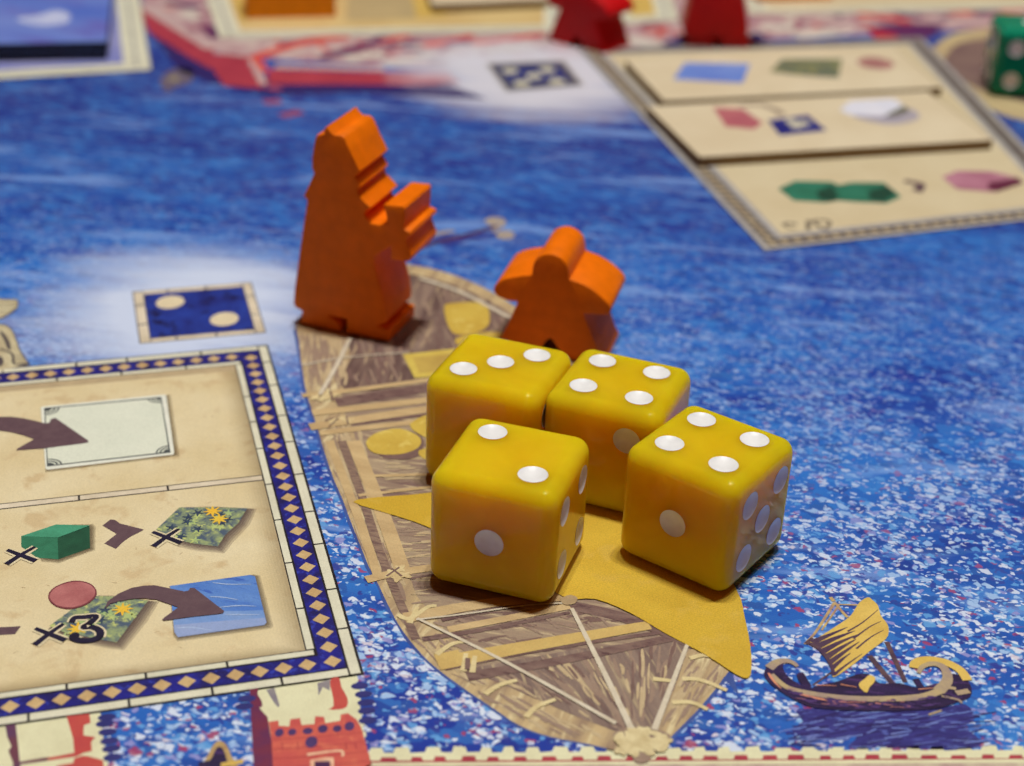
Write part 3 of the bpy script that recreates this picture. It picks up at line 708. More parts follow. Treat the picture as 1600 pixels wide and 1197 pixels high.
decal('tower_loopholes', [ell(at(*tz([p])[0]), rx, ry) for p, rx, ry in (((408, 562), .36, .5), ((515, 558), .34, .42), ((645, 548), .42, .4), ((770, 530), .4, .5), ((890, 528), .36, .42), ((992, 508), .4, .55), ((675, 640), .5, .7))], ink((82, 58, 112), (64, 44, 92), 0.8), 4, tower)
decal('tower_window', [B(tz([(665, 790), (800, 765), (860, 770), (870, 980), (840, 980), (835, 800), (700, 800), (700, 980), (670, 980)])), S(tz([(640, 745), (910, 712), (935, 760)]), 0.3, 0.2)], ink((232, 196, 160), (222, 170, 140), 0.6), 4, tower)
decal('tower_window_hole', [B(tz([(702, 805), (830, 800), (838, 980), (702, 980)]))], ink((82, 36, 84), (62, 30, 70)), 5, tower)
kz = lambda pts: Z(0, 1080, 0.1875, pts)
decal('keep', [B(kz([(-200, 300), (0, 290), (820, 175)]) + crenel(kz([(840, 190), (900, 700)]), 6, 3, 5) + kz([(900, 900), (-200, 900)]))], M_WALL, 1, tower)
decal('keep_red', [B(kz([(555, 210), (745, 190), (755, 265), (700, 285), (695, 370), (795, 385), (760, 425), (765, 500), (700, 515), (640, 545), (400, 580), (380, 560), (620, 515), (610, 400)])), B(kz([(470, 625), (610, 600), (620, 560), (690, 540), (740, 545), (800, 560), (860, 580), (870, 760), (460, 760)]))], M_RED, 2, tower)
decal('keep_dark', [B(kz([(45, 290), (130, 275), (150, 440), (165, 590), (400, 550), (400, 580), (170, 612), (180, 800), (110, 800), (110, 600), (70, 500), (95, 460), (60, 380)]))], ink((112, 62, 72), (92, 58, 92), 0.4), 2, tower)
decal('battlement_shadows', [ell(at(x, y), 0.75, 0.45, 0.2, 14) for x, y in ((167, 1121), (164, 1131), (168, 1144), (171, 1158), (174, 1170), (176, 1184), (562, 1072), (568, 1085), (572, 1098), (573, 1111), (574, 1126), (386, 1092), (382, 1104))], ink((40, 44, 110), (52, 50, 118)), 2, tower)
small = empty('printed_small_boat', parent=board)
decal('boat_hood', [smooth(B([(318, 1200), (326, 1178), (335, 1162), (344, 1158), (354, 1164), (362, 1182), (372, 1200), (360, 1206)]), k=3)], ink((196, 168, 104), (164, 130, 92), 0.6), 2, small)
decal('boat_opening', [smooth(B([(322, 1204), (332, 1182), (340, 1168), (348, 1170), (354, 1186), (358, 1204)]), k=3), B([(310, 1192), (330, 1188), (330, 1204), (310, 1204)])], M_HULL, 3, small)
decal('boat_side', [S([(345, 1196), (380, 1190)], 0.5, sm=False)], M_YEL, 4, small)

# ------------------------------------------------------------------ floating oar and gull prints on the far water
oar = empty('printed_oar', parent=board)
decal('oar_shaft', [S([(640, 392), (690, 376), (735, 366), (780, 352)], 1.2, 1.0)], ink((66, 48, 92), (88, 54, 84), 0.4), 1, oar)
decal('oar_shadow', [S([(690, 382), (740, 372), (775, 366)], 1.3, 0.8)], ink((44, 50, 130), (52, 56, 140)), 2, oar)
decal('oar_ends', [S([(640, 380), (685, 365), (710, 361)], 1.6, 0.6), ell(at(774, 346), 1.5, 1.6), ell(at(790, 367), 1.3, 1.6), S([(770, 362), (788, 350)], 0.7)], ink((158, 150, 152), (176, 158, 128), 0.5), 3, oar)
gull = empty('printed_shell', parent=board)
decal('shell_body', [smooth(B([(250, 128), (262, 112), (285, 105), (302, 112), (298, 128), (275, 136), (262, 145)]), k=3)], ink((92, 84, 112), (112, 100, 112), 0.4), 1, gull)
decal('shell_heart', [ell(at(272, 123), 1.2, 1.6)], ink((150, 138, 110), (130, 120, 110)), 2, gull)

# ------------------------------------------------------------------ far printed city, its walls and panels
city = empty('printed_city', parent=board)
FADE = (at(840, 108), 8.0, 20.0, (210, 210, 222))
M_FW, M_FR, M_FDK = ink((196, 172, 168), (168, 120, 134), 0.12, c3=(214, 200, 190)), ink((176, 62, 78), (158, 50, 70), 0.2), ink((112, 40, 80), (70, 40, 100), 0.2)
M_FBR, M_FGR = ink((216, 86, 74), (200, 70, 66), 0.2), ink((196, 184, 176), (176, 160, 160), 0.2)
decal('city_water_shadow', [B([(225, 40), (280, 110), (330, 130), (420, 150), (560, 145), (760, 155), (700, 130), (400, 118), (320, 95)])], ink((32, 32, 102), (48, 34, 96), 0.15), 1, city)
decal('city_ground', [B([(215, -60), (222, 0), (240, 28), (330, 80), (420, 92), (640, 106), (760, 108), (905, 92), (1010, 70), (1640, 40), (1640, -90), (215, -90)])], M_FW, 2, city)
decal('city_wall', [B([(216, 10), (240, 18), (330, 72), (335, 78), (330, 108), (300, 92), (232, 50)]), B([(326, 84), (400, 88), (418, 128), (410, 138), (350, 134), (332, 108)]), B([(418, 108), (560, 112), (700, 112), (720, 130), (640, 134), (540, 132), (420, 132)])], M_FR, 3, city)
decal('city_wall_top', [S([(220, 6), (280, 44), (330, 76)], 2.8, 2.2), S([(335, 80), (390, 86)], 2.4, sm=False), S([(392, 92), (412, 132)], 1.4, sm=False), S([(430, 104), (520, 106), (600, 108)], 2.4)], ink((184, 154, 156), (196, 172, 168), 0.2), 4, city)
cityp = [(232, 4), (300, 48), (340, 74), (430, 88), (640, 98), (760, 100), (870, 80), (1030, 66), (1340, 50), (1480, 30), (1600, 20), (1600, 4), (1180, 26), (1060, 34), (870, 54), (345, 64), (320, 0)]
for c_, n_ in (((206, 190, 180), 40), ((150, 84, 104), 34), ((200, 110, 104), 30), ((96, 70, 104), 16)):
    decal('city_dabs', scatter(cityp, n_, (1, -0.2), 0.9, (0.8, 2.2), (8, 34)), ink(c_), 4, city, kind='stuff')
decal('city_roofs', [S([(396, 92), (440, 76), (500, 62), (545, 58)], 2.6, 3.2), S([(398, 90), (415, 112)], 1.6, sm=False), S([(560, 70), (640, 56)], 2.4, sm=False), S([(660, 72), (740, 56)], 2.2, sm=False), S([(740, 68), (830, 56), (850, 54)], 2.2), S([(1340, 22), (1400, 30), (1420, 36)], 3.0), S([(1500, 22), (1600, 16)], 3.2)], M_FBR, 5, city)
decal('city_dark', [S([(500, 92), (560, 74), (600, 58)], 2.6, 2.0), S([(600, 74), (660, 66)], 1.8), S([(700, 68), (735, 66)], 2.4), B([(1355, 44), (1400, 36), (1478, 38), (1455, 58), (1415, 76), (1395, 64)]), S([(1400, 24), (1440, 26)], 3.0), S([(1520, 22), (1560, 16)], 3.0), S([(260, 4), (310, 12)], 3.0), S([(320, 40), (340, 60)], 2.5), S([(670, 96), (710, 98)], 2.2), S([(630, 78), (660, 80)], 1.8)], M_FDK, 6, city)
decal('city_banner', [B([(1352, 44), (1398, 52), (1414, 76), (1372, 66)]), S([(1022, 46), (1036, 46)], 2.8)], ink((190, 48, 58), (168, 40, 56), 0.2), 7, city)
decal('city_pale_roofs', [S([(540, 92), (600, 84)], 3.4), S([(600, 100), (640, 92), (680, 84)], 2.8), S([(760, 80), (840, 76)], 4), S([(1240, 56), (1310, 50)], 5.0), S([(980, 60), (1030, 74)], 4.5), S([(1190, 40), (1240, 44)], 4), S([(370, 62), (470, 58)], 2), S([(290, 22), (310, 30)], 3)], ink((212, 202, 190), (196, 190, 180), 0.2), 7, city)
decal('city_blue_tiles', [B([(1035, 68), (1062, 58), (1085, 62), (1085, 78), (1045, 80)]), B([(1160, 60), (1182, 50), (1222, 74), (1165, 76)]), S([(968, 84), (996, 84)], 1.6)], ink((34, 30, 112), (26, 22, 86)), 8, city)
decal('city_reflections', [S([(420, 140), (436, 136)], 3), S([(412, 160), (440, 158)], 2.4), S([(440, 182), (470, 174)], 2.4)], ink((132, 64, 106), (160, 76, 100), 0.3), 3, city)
FADE = None
d5 = empty('printed_far_dice_space', parent=board)
q5 = [(766, 102), (878, 98), (905, 132), (795, 140)]
decal('space_rim', [B([(757, 99), (882, 94), (914, 134), (790, 144)])], ink((196, 190, 186), (180, 176, 178), 0.4), 10, d5)
decal('space_outline', [B([(763, 101), (880, 97), (908, 133), (793, 142)])], ink((96, 96, 104), (84, 84, 98)), 11, d5)
decal('space_field', [B([(775, 106), (872, 102), (892, 128), (800, 136)])], ink((38, 54, 122), (30, 42, 104), 0.4), 12, d5)
decal('space_pips', [ell(at(*p), 1.5, 1.7) for p in ((797, 112), (855, 110), (834, 120), (815, 131), (870, 128))], ink((208, 204, 180), (196, 192, 170)), 13, d5)

def loop_panel(name, outer, inner_w, parch, cream=M_CREAM, line=M_INK_GREY, rest=None):
    """far panel: light frame with an inner line; outer = pixel quad"""
    p = empty(name, parent=board)
    Q = B(outer)
    cx, cy = sum(a for a, b in Q) / len(Q), sum(b for a, b in Q) / len(Q)
    def ins(d):
        out = []
        n = len(Q)
        for i in range(n):
            a, b, c = Vector(Q[i - 1]), Vector(Q[i]), Vector(Q[(i + 1) % n])
            e1, e2 = (a - b).normalized(), (c - b).normalized()
            s = abs(e1.x * e2.y - e1.y * e2.x)
            w_ = b + (e1 + e2) * (d / s)
            out.append((w_.x, w_.y))
        return out
    decal('frame_outline', [ins(-0.15)], line, 14, p)
    decal('frame', [ins(0.0)], cream, 15, p)
    for i, (d, m) in enumerate(inner_w): decal('frame_line', [ins(d)], m, 16 + i, p)
    decal('field', [ins(parch[0])], parch[1], 16 + len(inner_w), p)
    return p
M_GREYLN = ink((176, 176, 166), (160, 158, 152), 0.4)
M_FARGREY, M_FARDK = ink((178, 174, 170), (160, 156, 154), 0.4), ink((92, 84, 84), (120, 110, 100), 1.2, lo=0.42, hi=0.58)
# top left panel
loop_panel('printed_far_panel', [(-60, 128), (236, 110), (208, -60), (-60, -60)], [(2.1, M_GREYLN), (2.7, M_CREAM)], (4.6, ink((150, 150, 196), (120, 126, 190), 0.1)))
# top middle panel
pm_ = loop_panel('printed_far_panel', [(343, 60), (868, 50), (884, 46), (880, -70), (300, -70)], [(1.8, M_GREYLN), (2.5, M_CREAM)], (4.4, ink((206, 176, 118), (214, 188, 130), 0.1)))
decal('field_patches', [B([(540, 34), (650, 30), (640, -20), (545, -20)])], ink((178, 158, 116), (190, 168, 122), 0.1), 22, pm_)
decal('field_gold', [B([(652, 30), (700, 26), (660, -20), (640, -20)]), B([(372, 34), (392, 32), (380, -20), (360, -20)])], ink((206, 172, 88), (214, 180, 96), 0.1), 23, pm_)
loop_panel('printed_far_panel', [(958, 40), (1060, 32), (1032, -60), (920, -60)], [(1.8, M_GREYLN), (2.5, M_CREAM)], (4.4, ink((206, 172, 88), (214, 186, 110), 0.1)))
loop_panel('printed_far_panel', [(1172, 24), (1660, 14), (1600, -60), (1150, -60)], [(1.8, M_GREYLN), (2.5, M_CREAM)], (4.0, M_PARCH_FAR))
# the far right boat printed under the green die
fb = empty('printed_far_boat', parent=board)
decal('hull', [smooth(B([(1440, 110), (1450, 85), (1480, 58), (1530, 46), (1640, 40), (1700, 120), (1700, 200), (1600, 190), (1540, 168), (1480, 138)]), k=3)], ink((196, 178, 132), (182, 160, 124), 0.12), 10, fb)
decal('deck', [smooth(B([(1478, 110), (1492, 72), (1540, 62), (1640, 66), (1660, 160), (1560, 150)]), k=3)], ink((132, 108, 100), (116, 92, 90), 0.12), 11, fb)
# the right panel
RP = [(1195, 392), (905, 78), (1440, 60), (1700, 334)]
rp_ = loop_panel('printed_right_panel', RP, [(0.9, M_FARDK), (3.0, M_INK_GREY), (3.15, M_FARGREY)], (4.3, M_PARCH_FAR), M_FARGREY)
RQ = B(RP)
def rpq(a, b):   # bilinear inside the right panel
    bl, tl, tr, br = RQ
    return tuple((bl[i] * (1 - b) + tl[i] * b) * (1 - a) + (br[i] * (1 - b) + tr[i] * b) * a for i in (0, 1))
def lerp(a, b, t): return (a[0] + (b[0] - a[0]) * t, a[1] + (b[1] - a[1]) * t)
dd = []
for (a, b) in ((RQ[0], RQ[1]), (RQ[0], RQ[3])):
    L = math.hypot(b[0] - a[0], b[1] - a[1]); nx, ny = (b[0] - a[0]) / L, (b[1] - a[1]) / L
    cx, cy = RQ[2]
    sx = 1 if ((cx - a[0]) * -ny + (cy - a[1]) * nx) > 0 else -1
    k = 2.0
    while k < L - 1:
        c = (a[0] + nx * k - ny * sx * 1.95, a[1] + ny * k + nx * sx * 1.95)
        dd.append([(c[0] - nx * .8, c[1] - ny * .8), (c[0] + ny * .8, c[1] - nx * .8), (c[0] + nx * .8, c[1] + ny * .8), (c[0] - ny * .8, c[1] + nx * .8)])
        k += 2.07
decal('mosaic_diamonds', dd, ink((190, 174, 140), (170, 152, 122), 0.5), 22, rp_)
gz2 = lambda pts: Z(1200, 260, 0.25, pts)
decal('green_goods', [B(gz2([(62, 148), (170, 98), (400, 105), (440, 125), (520, 108), (720, 110), (800, 170), (830, 200), (740, 238), (560, 232), (440, 222), (360, 235), (160, 222)]))], ink((46, 122, 98), (38, 108, 84), 0.3), 22, rp_)
decal('green_goods_sides', [B(gz2([(300, 165), (400, 125), (440, 200), (400, 228), (320, 215)])), B(gz2([(620, 170), (740, 125), (800, 180), (720, 232), (640, 220)]))], ink((26, 74, 58), (22, 64, 50), 0.4), 23, rp_)
decal('chevron', [S(gz2([(850, 100), (950, 120), (930, 165)]), 1.3, 1.6)], M_ARROW, 22, rp_)
decal('purple_goods', [B(gz2([(1085, 75), (1180, 35), (1400, 40), (1560, 80), (1600, 110), (1420, 170), (1180, 150)]))], ink((186, 130, 148), (166, 104, 126), 0.2), 22, rp_)
decal('purple_goods_side', [B(gz2([(1380, 110), (1560, 78), (1600, 110), (1430, 168), (1370, 150)]))], ink((104, 38, 66), (90, 32, 58)), 23, rp_)
tz2 = lambda pts: Z(1190, 320, 150 / 1600.0, pts)
decal('signature', [S(tz2([(580, 350), (480, 330), (370, 340), (420, 390), (560, 440)]), 0.75, 0.35), S(tz2([(770, 440), (775, 330), (770, 300), (870, 310), (980, 410), (1060, 430)]), 0.75, 0.55), S(tz2([(860, 290), (980, 275), (1110, 290), (1130, 350), (1060, 420)]), 0.55, 0.6)], ink((112, 102, 90), (128, 116, 100)), 22, rp_)

# ------------------------------------------------------------------ dice
def cap(c, n, R_, depth, rr):
    """shallow bowl surface (mm) sunk in a face: c = point on the face, n = outward normal"""
    n = Vector(n); a = n.orthogonal().normalized(); b = n.cross(a)
    C = Vector(c) + n * (R_ - depth)
    bm = bmesh.new()
    rings = 7; seg = 28
    rows = []
    for i in range(rings + 1):
        r = rr * i / rings
        h = -math.sqrt(R_ * R_ - r * r)
        rows.append([bm.verts.new((C + n * h + (a * math.cos(t) + b * math.sin(t)) * r) * MM) for t in ((2 * math.pi * j / seg) for j in range(seg if i else 1))])
    for i in range(rings):
        for j in range(seg):
            if i == 0: bm.faces.new((rows[0][0], rows[1][j], rows[1][(j + 1) % seg]))
            else: bm.faces.new((rows[i][j], rows[i + 1][j], rows[i + 1][(j + 1) % seg], rows[i][(j + 1) % seg]))
    bmesh.ops.recalc_face_normals(bm, faces=bm.faces)
    f = bm.faces[:][0]; f.normal_update()
    if f.normal.dot(n) < 0: bmesh.ops.reverse_faces(bm, faces=bm.faces)
    return bm
PIPS = {1: [(0, 0)], 2: [(-1, 1), (1, -1)], 3: [(-1, -1), (0, 0), (1, 1)], 4: [(-1, -1), (1, 1), (-1, 1), (1, -1)], 5: [(-1, -1), (1, 1), (-1, 1), (1, -1), (0, 0)],
        6: [(-1, -1), (-1, 0), (-1, 1), (1, -1), (1, 0), (1, 1)], -2: [(1, 1), (-1, -1)]}
FACES = {'top': ((0, 0, 1), (1, 0, 0), (0, 1, 0)), 'front': ((0, -1, 0), (1, 0, 0), (0, 0, 1)), 'right': ((1, 0, 0), (0, 1, 0), (0, 0, 1)),
         'left': ((-1, 0, 0), (0, -1, 0), (0, 0, 1)), 'back': ((0, 1, 0), (-1, 0, 0), (0, 0, 1)), 'bottom': ((0, 0, -1), (1, 0, 0), (0, -1, 0))}
D, PR, PD, SP = 12.25, 1.40, 0.36, 2.92
SR = (PR * PR + PD * PD) / (2 * PD)
def rounded_cube(s, r, seg=7):
    bm = bmesh.new()
    bmesh.ops.create_cube(bm, size=s * MM)
    bmesh.ops.bevel(bm, geom=bm.edges[:], offset=r * MM, segments=seg, profile=0.5, affect='EDGES', clamp_overlap=True)
    return bm
def make_die(name, x, y, th, faces, m_body, m_pip, label, group=None, z=0.18):
    root = empty(name, (x * MM, (y - 0.2) * MM, z * MM))
    root.rotation_euler = (0, 0, th)
    tag(root, label, 'die', group)
    body = mesh_obj('body', rounded_cube(D, 1.55), m_body, root)
    body.location = (0, 0, D / 2 * MM)
    cut = bmesh.new()
    spots = []
    for f, k in faces.items():
        n, a, b = (Vector(v) for v in FACES[f])
        for (i, j) in PIPS[k]:
            spots.append((n * D / 2 + a * i * SP + b * j * SP, n))
    for c, n in spots:
        m = Matrix.Translation((c + n * (SR - PD)) * MM)
        bmesh.ops.create_icosphere(cut, subdivisions=4, radius=SR * MM, matrix=m)
    co = mesh_obj('cutter', cut, m_body, root)
    co.location = body.location
    bpy.context.view_layer.update()
    md = body.modifiers.new('pips', 'BOOLEAN'); md.operation = 'DIFFERENCE'; md.object = co; md.solver = 'EXACT'
    dg = bpy.context.evaluated_depsgraph_get()
    me = bpy.data.meshes.new_from_object(body.evaluated_get(dg))
    body.modifiers.clear(); body.data = me
    for p in me.polygons: p.use_smooth = True
    me.set_sharp_from_angle(angle=math.radians(24))
    w = body.modifiers.new('normals', 'WEIGHTED_NORMAL'); w.keep_sharp = True; w.weight = 100
    bpy.data.objects.remove(co)
    for c, n in spots:
        p = mesh_obj('pip', cap(c, n, SR, PD - 0.03, PR - 0.0), m_pip, root, 60)
        p.location = body.location
    return root
M_YELLOW = resin('yellow_resin', (228, 184, 26), (220, 174, 20))
M_GREEN = resin('green_resin', (14, 136, 104), (10, 122, 92), 0.3, (0.2, 1.0, 0.5), 0.002)
M_PIP = paint('white_pip_paint', (240, 240, 240), 0.36, 0.10, 3.0, 0.35)
G = 'yellow dice on the boat'
make_die('die', 0.289, 125.15, -0.2987, dict(top=2, front=1, right=4, left=3, back=6, bottom=5), M_YELLOW, M_PIP, 'yellow die nearest the camera with two pips on top and one in front', G)
make_die('die', -1.255, 143.0, -0.3357, dict(top=3, front=1, right=2, left=5, back=6, bottom=4), M_YELLOW, M_PIP, 'yellow die with a diagonal of three pips on top, below the orange figures', G)
make_die('die', 10.915, 140.36, -0.3644, dict(top=4, front=-2, right=1, left=6, back=5, bottom=3), M_YELLOW, M_PIP, 'yellow die with four pips on top, middle of the group behind the others', G)
make_die('die', 19.119, 128.69, -0.6238, dict(top=4, front=1, right=5, left=2, back=6, bottom=3), M_YELLOW, M_PIP, 'rightmost yellow die, four pips on top and five on its right side', G)
gx, gy = at(1556, 150)
make_die('die', gx + 5.2, gy + 4.6, -0.10, dict(top=1, front=4, right=2, left=5, back=3, bottom=6), M_GREEN, M_PIP, 'green die with white pips cut off by the right edge', None)

# ------------------------------------------------------------------ wooden figures
def extrude(name, prof, depth, m, parent, bevel=0.28, xoff=0.0):
    """profile in (u, z) mm extruded along +y (away from the face in view)"""
    bm = bmesh.new()
    vs = [bm.verts.new(((u - xoff) * MM, 0, z * MM)) for u, z in prof]
    f = bm.faces.new(vs)
    f.normal_update()
    if f.normal.y > 0: bmesh.ops.reverse_faces(bm, faces=[f])
    r = bmesh.ops.extrude_face_region(bm, geom=[f])
    bmesh.ops.translate(bm, vec=(0, depth * MM, 0), verts=[g for g in r['geom'] if isinstance(g, bmesh.types.BMVert)])
    bmesh.ops.recalc_face_normals(bm, faces=bm.faces)
    rim_ = [e for e in bm.edges if len(e.link_faces) == 2 and (len(e.link_faces[0].verts) > 8) != (len(e.link_faces[1].verts) > 8)]
    bmesh.ops.bevel(bm, geom=rim_, offset=bevel * MM, segments=2, profile=0.5, affect='EDGES', clamp_overlap=True)
    bmesh.ops.triangulate(bm, faces=[f for f in bm.faces if len(f.verts) > 4])
    return mesh_obj(name, bm, m, parent, 38)
def face_profile(px, p0, p1):
    A, E_ = at(*p0), at(*p1)
    L = math.hypot(E_[0] - A[0], E_[1] - A[1]); d = ((E_[0] - A[0]) / L, (E_[1] - A[1]) / L); n = (-d[1], d[0])
    out = []
    for p in px:
        P = on_plane(p[0], p[1], A, n)
        out.append(((P[0] - A[0]) * d[0] + (P[1] - A[1]) * d[1], max(0.0, P[2])))
    return A, math.atan2(d[1], d[0]), out
M_ORANGE = paint('orange_wood_paint', (244, 118, 3), 0.48, 0.3, 1.6, 0.14)
M_REDP = paint('red_wood_paint', (196, 10, 18), 0.42, 0.25, 2.0)
fz = lambda pts: Z(420, 140, 300 / 855.0, pts)
F1 = fz([(140, 1046), (146, 990), (118, 975), (108, 955), (112, 900), (135, 730), (158, 570), (170, 498), (153, 480), (172, 440), (200, 378), (190, 352), (192, 300), (204, 226), (212, 208), (244, 202), (244, 180), (258, 168), (274, 190), (290, 206), (322, 209), (338, 222), (368, 290), (406, 366), (382, 392), (394, 410), (408, 436), (394, 450), (398, 474), (428, 505), (452, 530), (430, 548), (424, 562), (455, 600), (490, 606), (528, 598), (522, 566), (510, 520), (520, 516), (598, 524), (606, 535), (604, 580), (600, 626), (628, 638), (632, 652), (612, 668), (612, 690), (634, 742), (622, 770), (540, 764), (541, 706), (505, 722), (470, 748), (468, 790), (485, 850), (510, 950), (520, 1020), (518, 1040), (482, 1056), (535, 1080), (532, 1128), (345, 1088), (345, 1026), (262, 1010), (312, 1050), (315, 1082)])
A1, th1, prof1 = face_profile(F1, (469, 507), (605, 535))
prof1 = [(u, 0.0 if z < 0.35 else z) for u, z in prof1]
fig = empty('merchant_figure', (A1[0] * MM, A1[1] * MM, 0.0001)); fig.rotation_euler = (0, 0, th1)
extrude('body', prof1, 8.0, M_ORANGE, fig, 0.2)
tag(fig, 'tall orange wooden figure in a robe and hat holding a chest', 'game figure')
mz = lambda pts: Z(740, 320, 260 / 1197.0, pts)
ML = smooth(mz([(418, 510), (428, 440), (462, 385), (540, 360), (618, 384), (672, 440), (690, 542)]), False, 4)
MRa = smooth(mz([(690, 542), (800, 585), (900, 650), (978, 730), (975, 790), (920, 802), (860, 796), (795, 790)]), False, 4)[1:]
MLa = smooth(mz([(310, 705), (250, 698), (180, 670), (145, 630), (152, 588), (200, 548), (300, 522), (418, 510)]), False, 4)[:-1]
legs = mz([(800, 820), (835, 905), (880, 1010), (905, 1090)]) + [(944, 572), (892, 563)] + mz([(610, 1046), (575, 990), (548, 968), (520, 985), (488, 1030)]) + [(834, 554), (778, 546)] + mz([(200, 950), (252, 850), (310, 720)])
A2, th2, prof2 = face_profile(ML + MRa + legs + MLa, (778, 546), (940, 571))
prof2 = [(u, 0.0 if z < 0.6 else z) for u, z in prof2]
mee = empty('meeple', (A2[0] * MM, A2[1] * MM, 0.0001)); mee.rotation_euler = (0, 0, th2)
extrude('body', prof2, 9.0, M_ORANGE, mee)
tag(mee, 'small orange wooden meeple standing behind the yellow dice', 'meeple')
# red ones beyond
r1 = at(898, 74)
rm = empty('meeple', (r1[0] * MM, r1[1] * MM, 0.0001)); rm.rotation_euler = (0, 0, -0.62)
extrude('body', prof2, 9.0, M_REDP, rm, xoff=6.2)
tag(rm, 'red wooden meeple at the far edge, left of the two red figures', 'meeple')
r2 = at(1122, 75)
rf = empty('merchant_figure', (r2[0] * MM, r2[1] * MM, 0.0001)); rf.rotation_euler = (0, 0, 0.02)
extrude('body', prof1, 8.0, M_REDP, rf, xoff=6.0)
tag(rf, 'broad dark red wooden figure, right of the two red ones', 'game figure')

# ------------------------------------------------------------------ tiles, cards and blocks lying on the board
def slab(name, quad_px, z0, th, m_top, m_edge, label, cat, group=None, r=0.5):
    """cardboard piece: quad of its TOP surface in the photograph"""
    Q = B(quad_px, z0 + th)
    cx, cy = sum(q[0] for q in Q) / 4, sum(q[1] for q in Q) / 4
    o = empty(name, (cx * MM, cy * MM, z0 * MM))
    bm = bmesh.new()
    vs = [bm.verts.new(((x - cx) * MM, (y - cy) * MM, 0)) for x, y in Q]
    f = bm.faces.new(vs); f.normal_update()
    if f.normal.z > 0: bmesh.ops.reverse_faces(bm, faces=[f])
    rr = bmesh.ops.extrude_face_region(bm, geom=[f])
    bmesh.ops.translate(bm, vec=(0, 0, (th - 0.02) * MM), verts=[g for g in rr['geom'] if isinstance(g, bmesh.types.BMVert)])
    bmesh.ops.recalc_face_normals(bm, faces=bm.faces)
    bmesh.ops.bevel(bm, geom=[e for e in bm.edges if abs(e.verts[0].co.z - e.verts[1].co.z) > 1e-6], offset=r * MM, segments=3, profile=0.5, affect='EDGES')
    mesh_obj('cardboard', bm, m_edge, o)
    loc = [(x - cx, y - cy) for x, y in Q]
    ins = [(x * 0.992, y * 0.992) for x, y in loc]
    decal('face_print', [ins], m_top, 0, o, z0=th)
    tag(o, label, cat, group)
    def add(nm, polys, m, layer):      # polys in photo pixels on the top face
        pp = [[(x - cx, y - cy) for x, y in P] for P in polys]
        decal(nm, pp, m, layer, o, z0=th)
    return o, add, lambda pts: B(pts, z0 + th)
M_CBEDGE = paint('cardboard_edge', (140, 116, 82), 0.8, 0.4, 4.0, 0.2)
M_TILE = ink((212, 196, 164), (220, 206, 176), 0.08)
zt = 0.25
t1, add, q = slab('contract_tile', [(1036, 158), (1473, 137), (1399, 73), (976, 94)], zt, 1.6, M_TILE, M_CBEDGE, 'cream contract tile showing a blue cloth, a rug and a small red disc', 'tile', 'contract tiles on the right panel')
add('cloth_print', [q([(1052, 124), (1070, 98), (1172, 100), (1160, 130)])], ink((94, 126, 206), (122, 150, 216), 0.1), 1)
add('rug_print', [q([(1203, 112), (1222, 92), (1316, 92), (1310, 122), (1240, 117)])], ink((128, 132, 92), (86, 100, 92), 0.25, c3=(176, 160, 84)), 1)
add('disc_print', [smooth(q([(1338, 96), (1362, 89), (1396, 98), (1388, 108), (1355, 106)]), k=3)], ink((178, 128, 122), (150, 94, 96), 0.2), 1)
t2, add, q = slab('contract_tile', [(1092, 246), (1553, 219), (1450, 142), (1010, 166)], zt, 1.6, M_TILE, M_CBEDGE, 'cream contract tile with a blue dice symbol and a silver bar, nearer of the two', 'tile', 'contract tiles on the right panel')
add('red_cloth_print', [q([(1114, 168), (1160, 170), (1192, 192), (1178, 202), (1134, 198)])], ink((188, 112, 116), (172, 92, 104), 0.2), 1)
add('arrow_print', [stroke(smooth(q([(1155, 166), (1185, 163), (1212, 172), (1222, 180)]), False), 1.2, 1.6)], ink((150, 134, 118), (164, 146, 126)), 2)
add('dice_symbol', [q([(1200, 188), (1262, 180), (1292, 204), (1218, 212)])], ink((28, 36, 116), (36, 48, 134), 0.2), 3)
add('dice_symbol_pips', [ell(q([p])[0], 1.0, 1.3) for p in ((1236, 190), (1244, 197), (1256, 193))], ink((206, 200, 176), (190, 186, 164)), 4)
add('bar_shadow', [smooth(q([(1330, 178), (1380, 194), (1425, 190), (1436, 178), (1400, 165)]), k=3)], ink((158, 154, 176), (172, 164, 170), 0.2), 1)
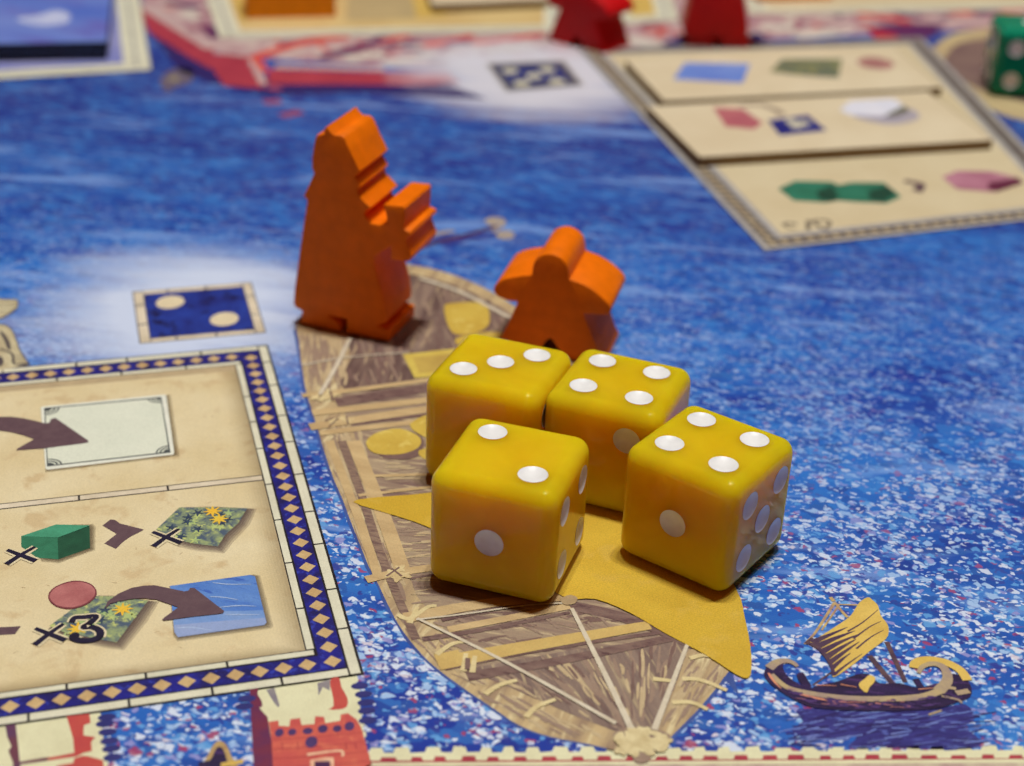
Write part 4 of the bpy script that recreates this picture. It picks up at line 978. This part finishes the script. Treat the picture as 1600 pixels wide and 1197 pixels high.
add('silver_bar', [q([(1312, 172), (1328, 158), (1396, 154), (1414, 166), (1380, 182), (1328, 180)])], ink((216, 218, 232), (226, 226, 236), 0.2), 2)
add('silver_bar_side', [q([(1380, 182), (1412, 165), (1422, 174), (1398, 182)])], ink((112, 110, 86), (96, 96, 82)), 3)
# blue tiles stacked at the top left
M_BLUET = ink((78, 108, 196), (112, 134, 206), 0.06, 0.5, (0.4, 1, 1), c3=(100, 104, 186))
M_BLKEDGE = paint('black_tile_edge', (22, 20, 24), 0.7, 0.3, 4.0, 0.2)
for k, lab in enumerate(('blue tile with black edges at the bottom of the stack, top left', 'blue tile with a pale wave mark on top of the stack, top left')):
    o, add, q = slab('sea_tile', [(-120, 72 + 14 * (1 - k)), (166 + k * 2, 66 + 14 * (1 - k)), (180 + k, -60), (-120, -50)], 0.25 + k * 1.5, 1.48, M_BLUET, M_BLKEDGE, lab, 'tile', 'blue tiles in the stack')
    if k: add('wave_mark', [smooth(q([(25, 30), (60, 24), (85, 16), (108, 22), (104, 36), (60, 40)]), k=3)], ink((206, 210, 232), (170, 182, 224), 0.2), 2)
# tile in the top middle panel
slab('contract_tile', [(675, 8), (858, 0), (840, -90), (640, -80)], 0.25, 1.6, M_TILE, M_CBEDGE, 'pale tile in the far middle panel, cut off by the top edge', 'tile')
def block(p0, p1, depth, h, m, label):
    a, b = at(*p0), at(*p1)
    L = math.hypot(b[0] - a[0], b[1] - a[1])
    o = empty('wooden_block', (a[0] * MM, a[1] * MM, 0.00026)); o.rotation_euler = (0, 0, math.atan2(b[1] - a[1], b[0] - a[0]))
    extrude('body', [(0, 0), (L, 0), (L, h * 0.9), (L - h * 0.12, h), (h * 0.12, h), (0, h * 0.9)], depth, m, o, 0.3)
    tag(o, label, 'block', 'orange wooden blocks')
M_AMBER = paint('amber_wood_paint', (240, 146, 8), 0.45, 0.2, 2.0)
block((386, 31), (525, 28), 9, 9, M_AMBER, 'orange wooden block left of the figures, cut off by the top edge')
block((1186, 4), (1300, 0), 9, 9, M_AMBER, 'orange wooden block right of the broad red figure at the top edge')
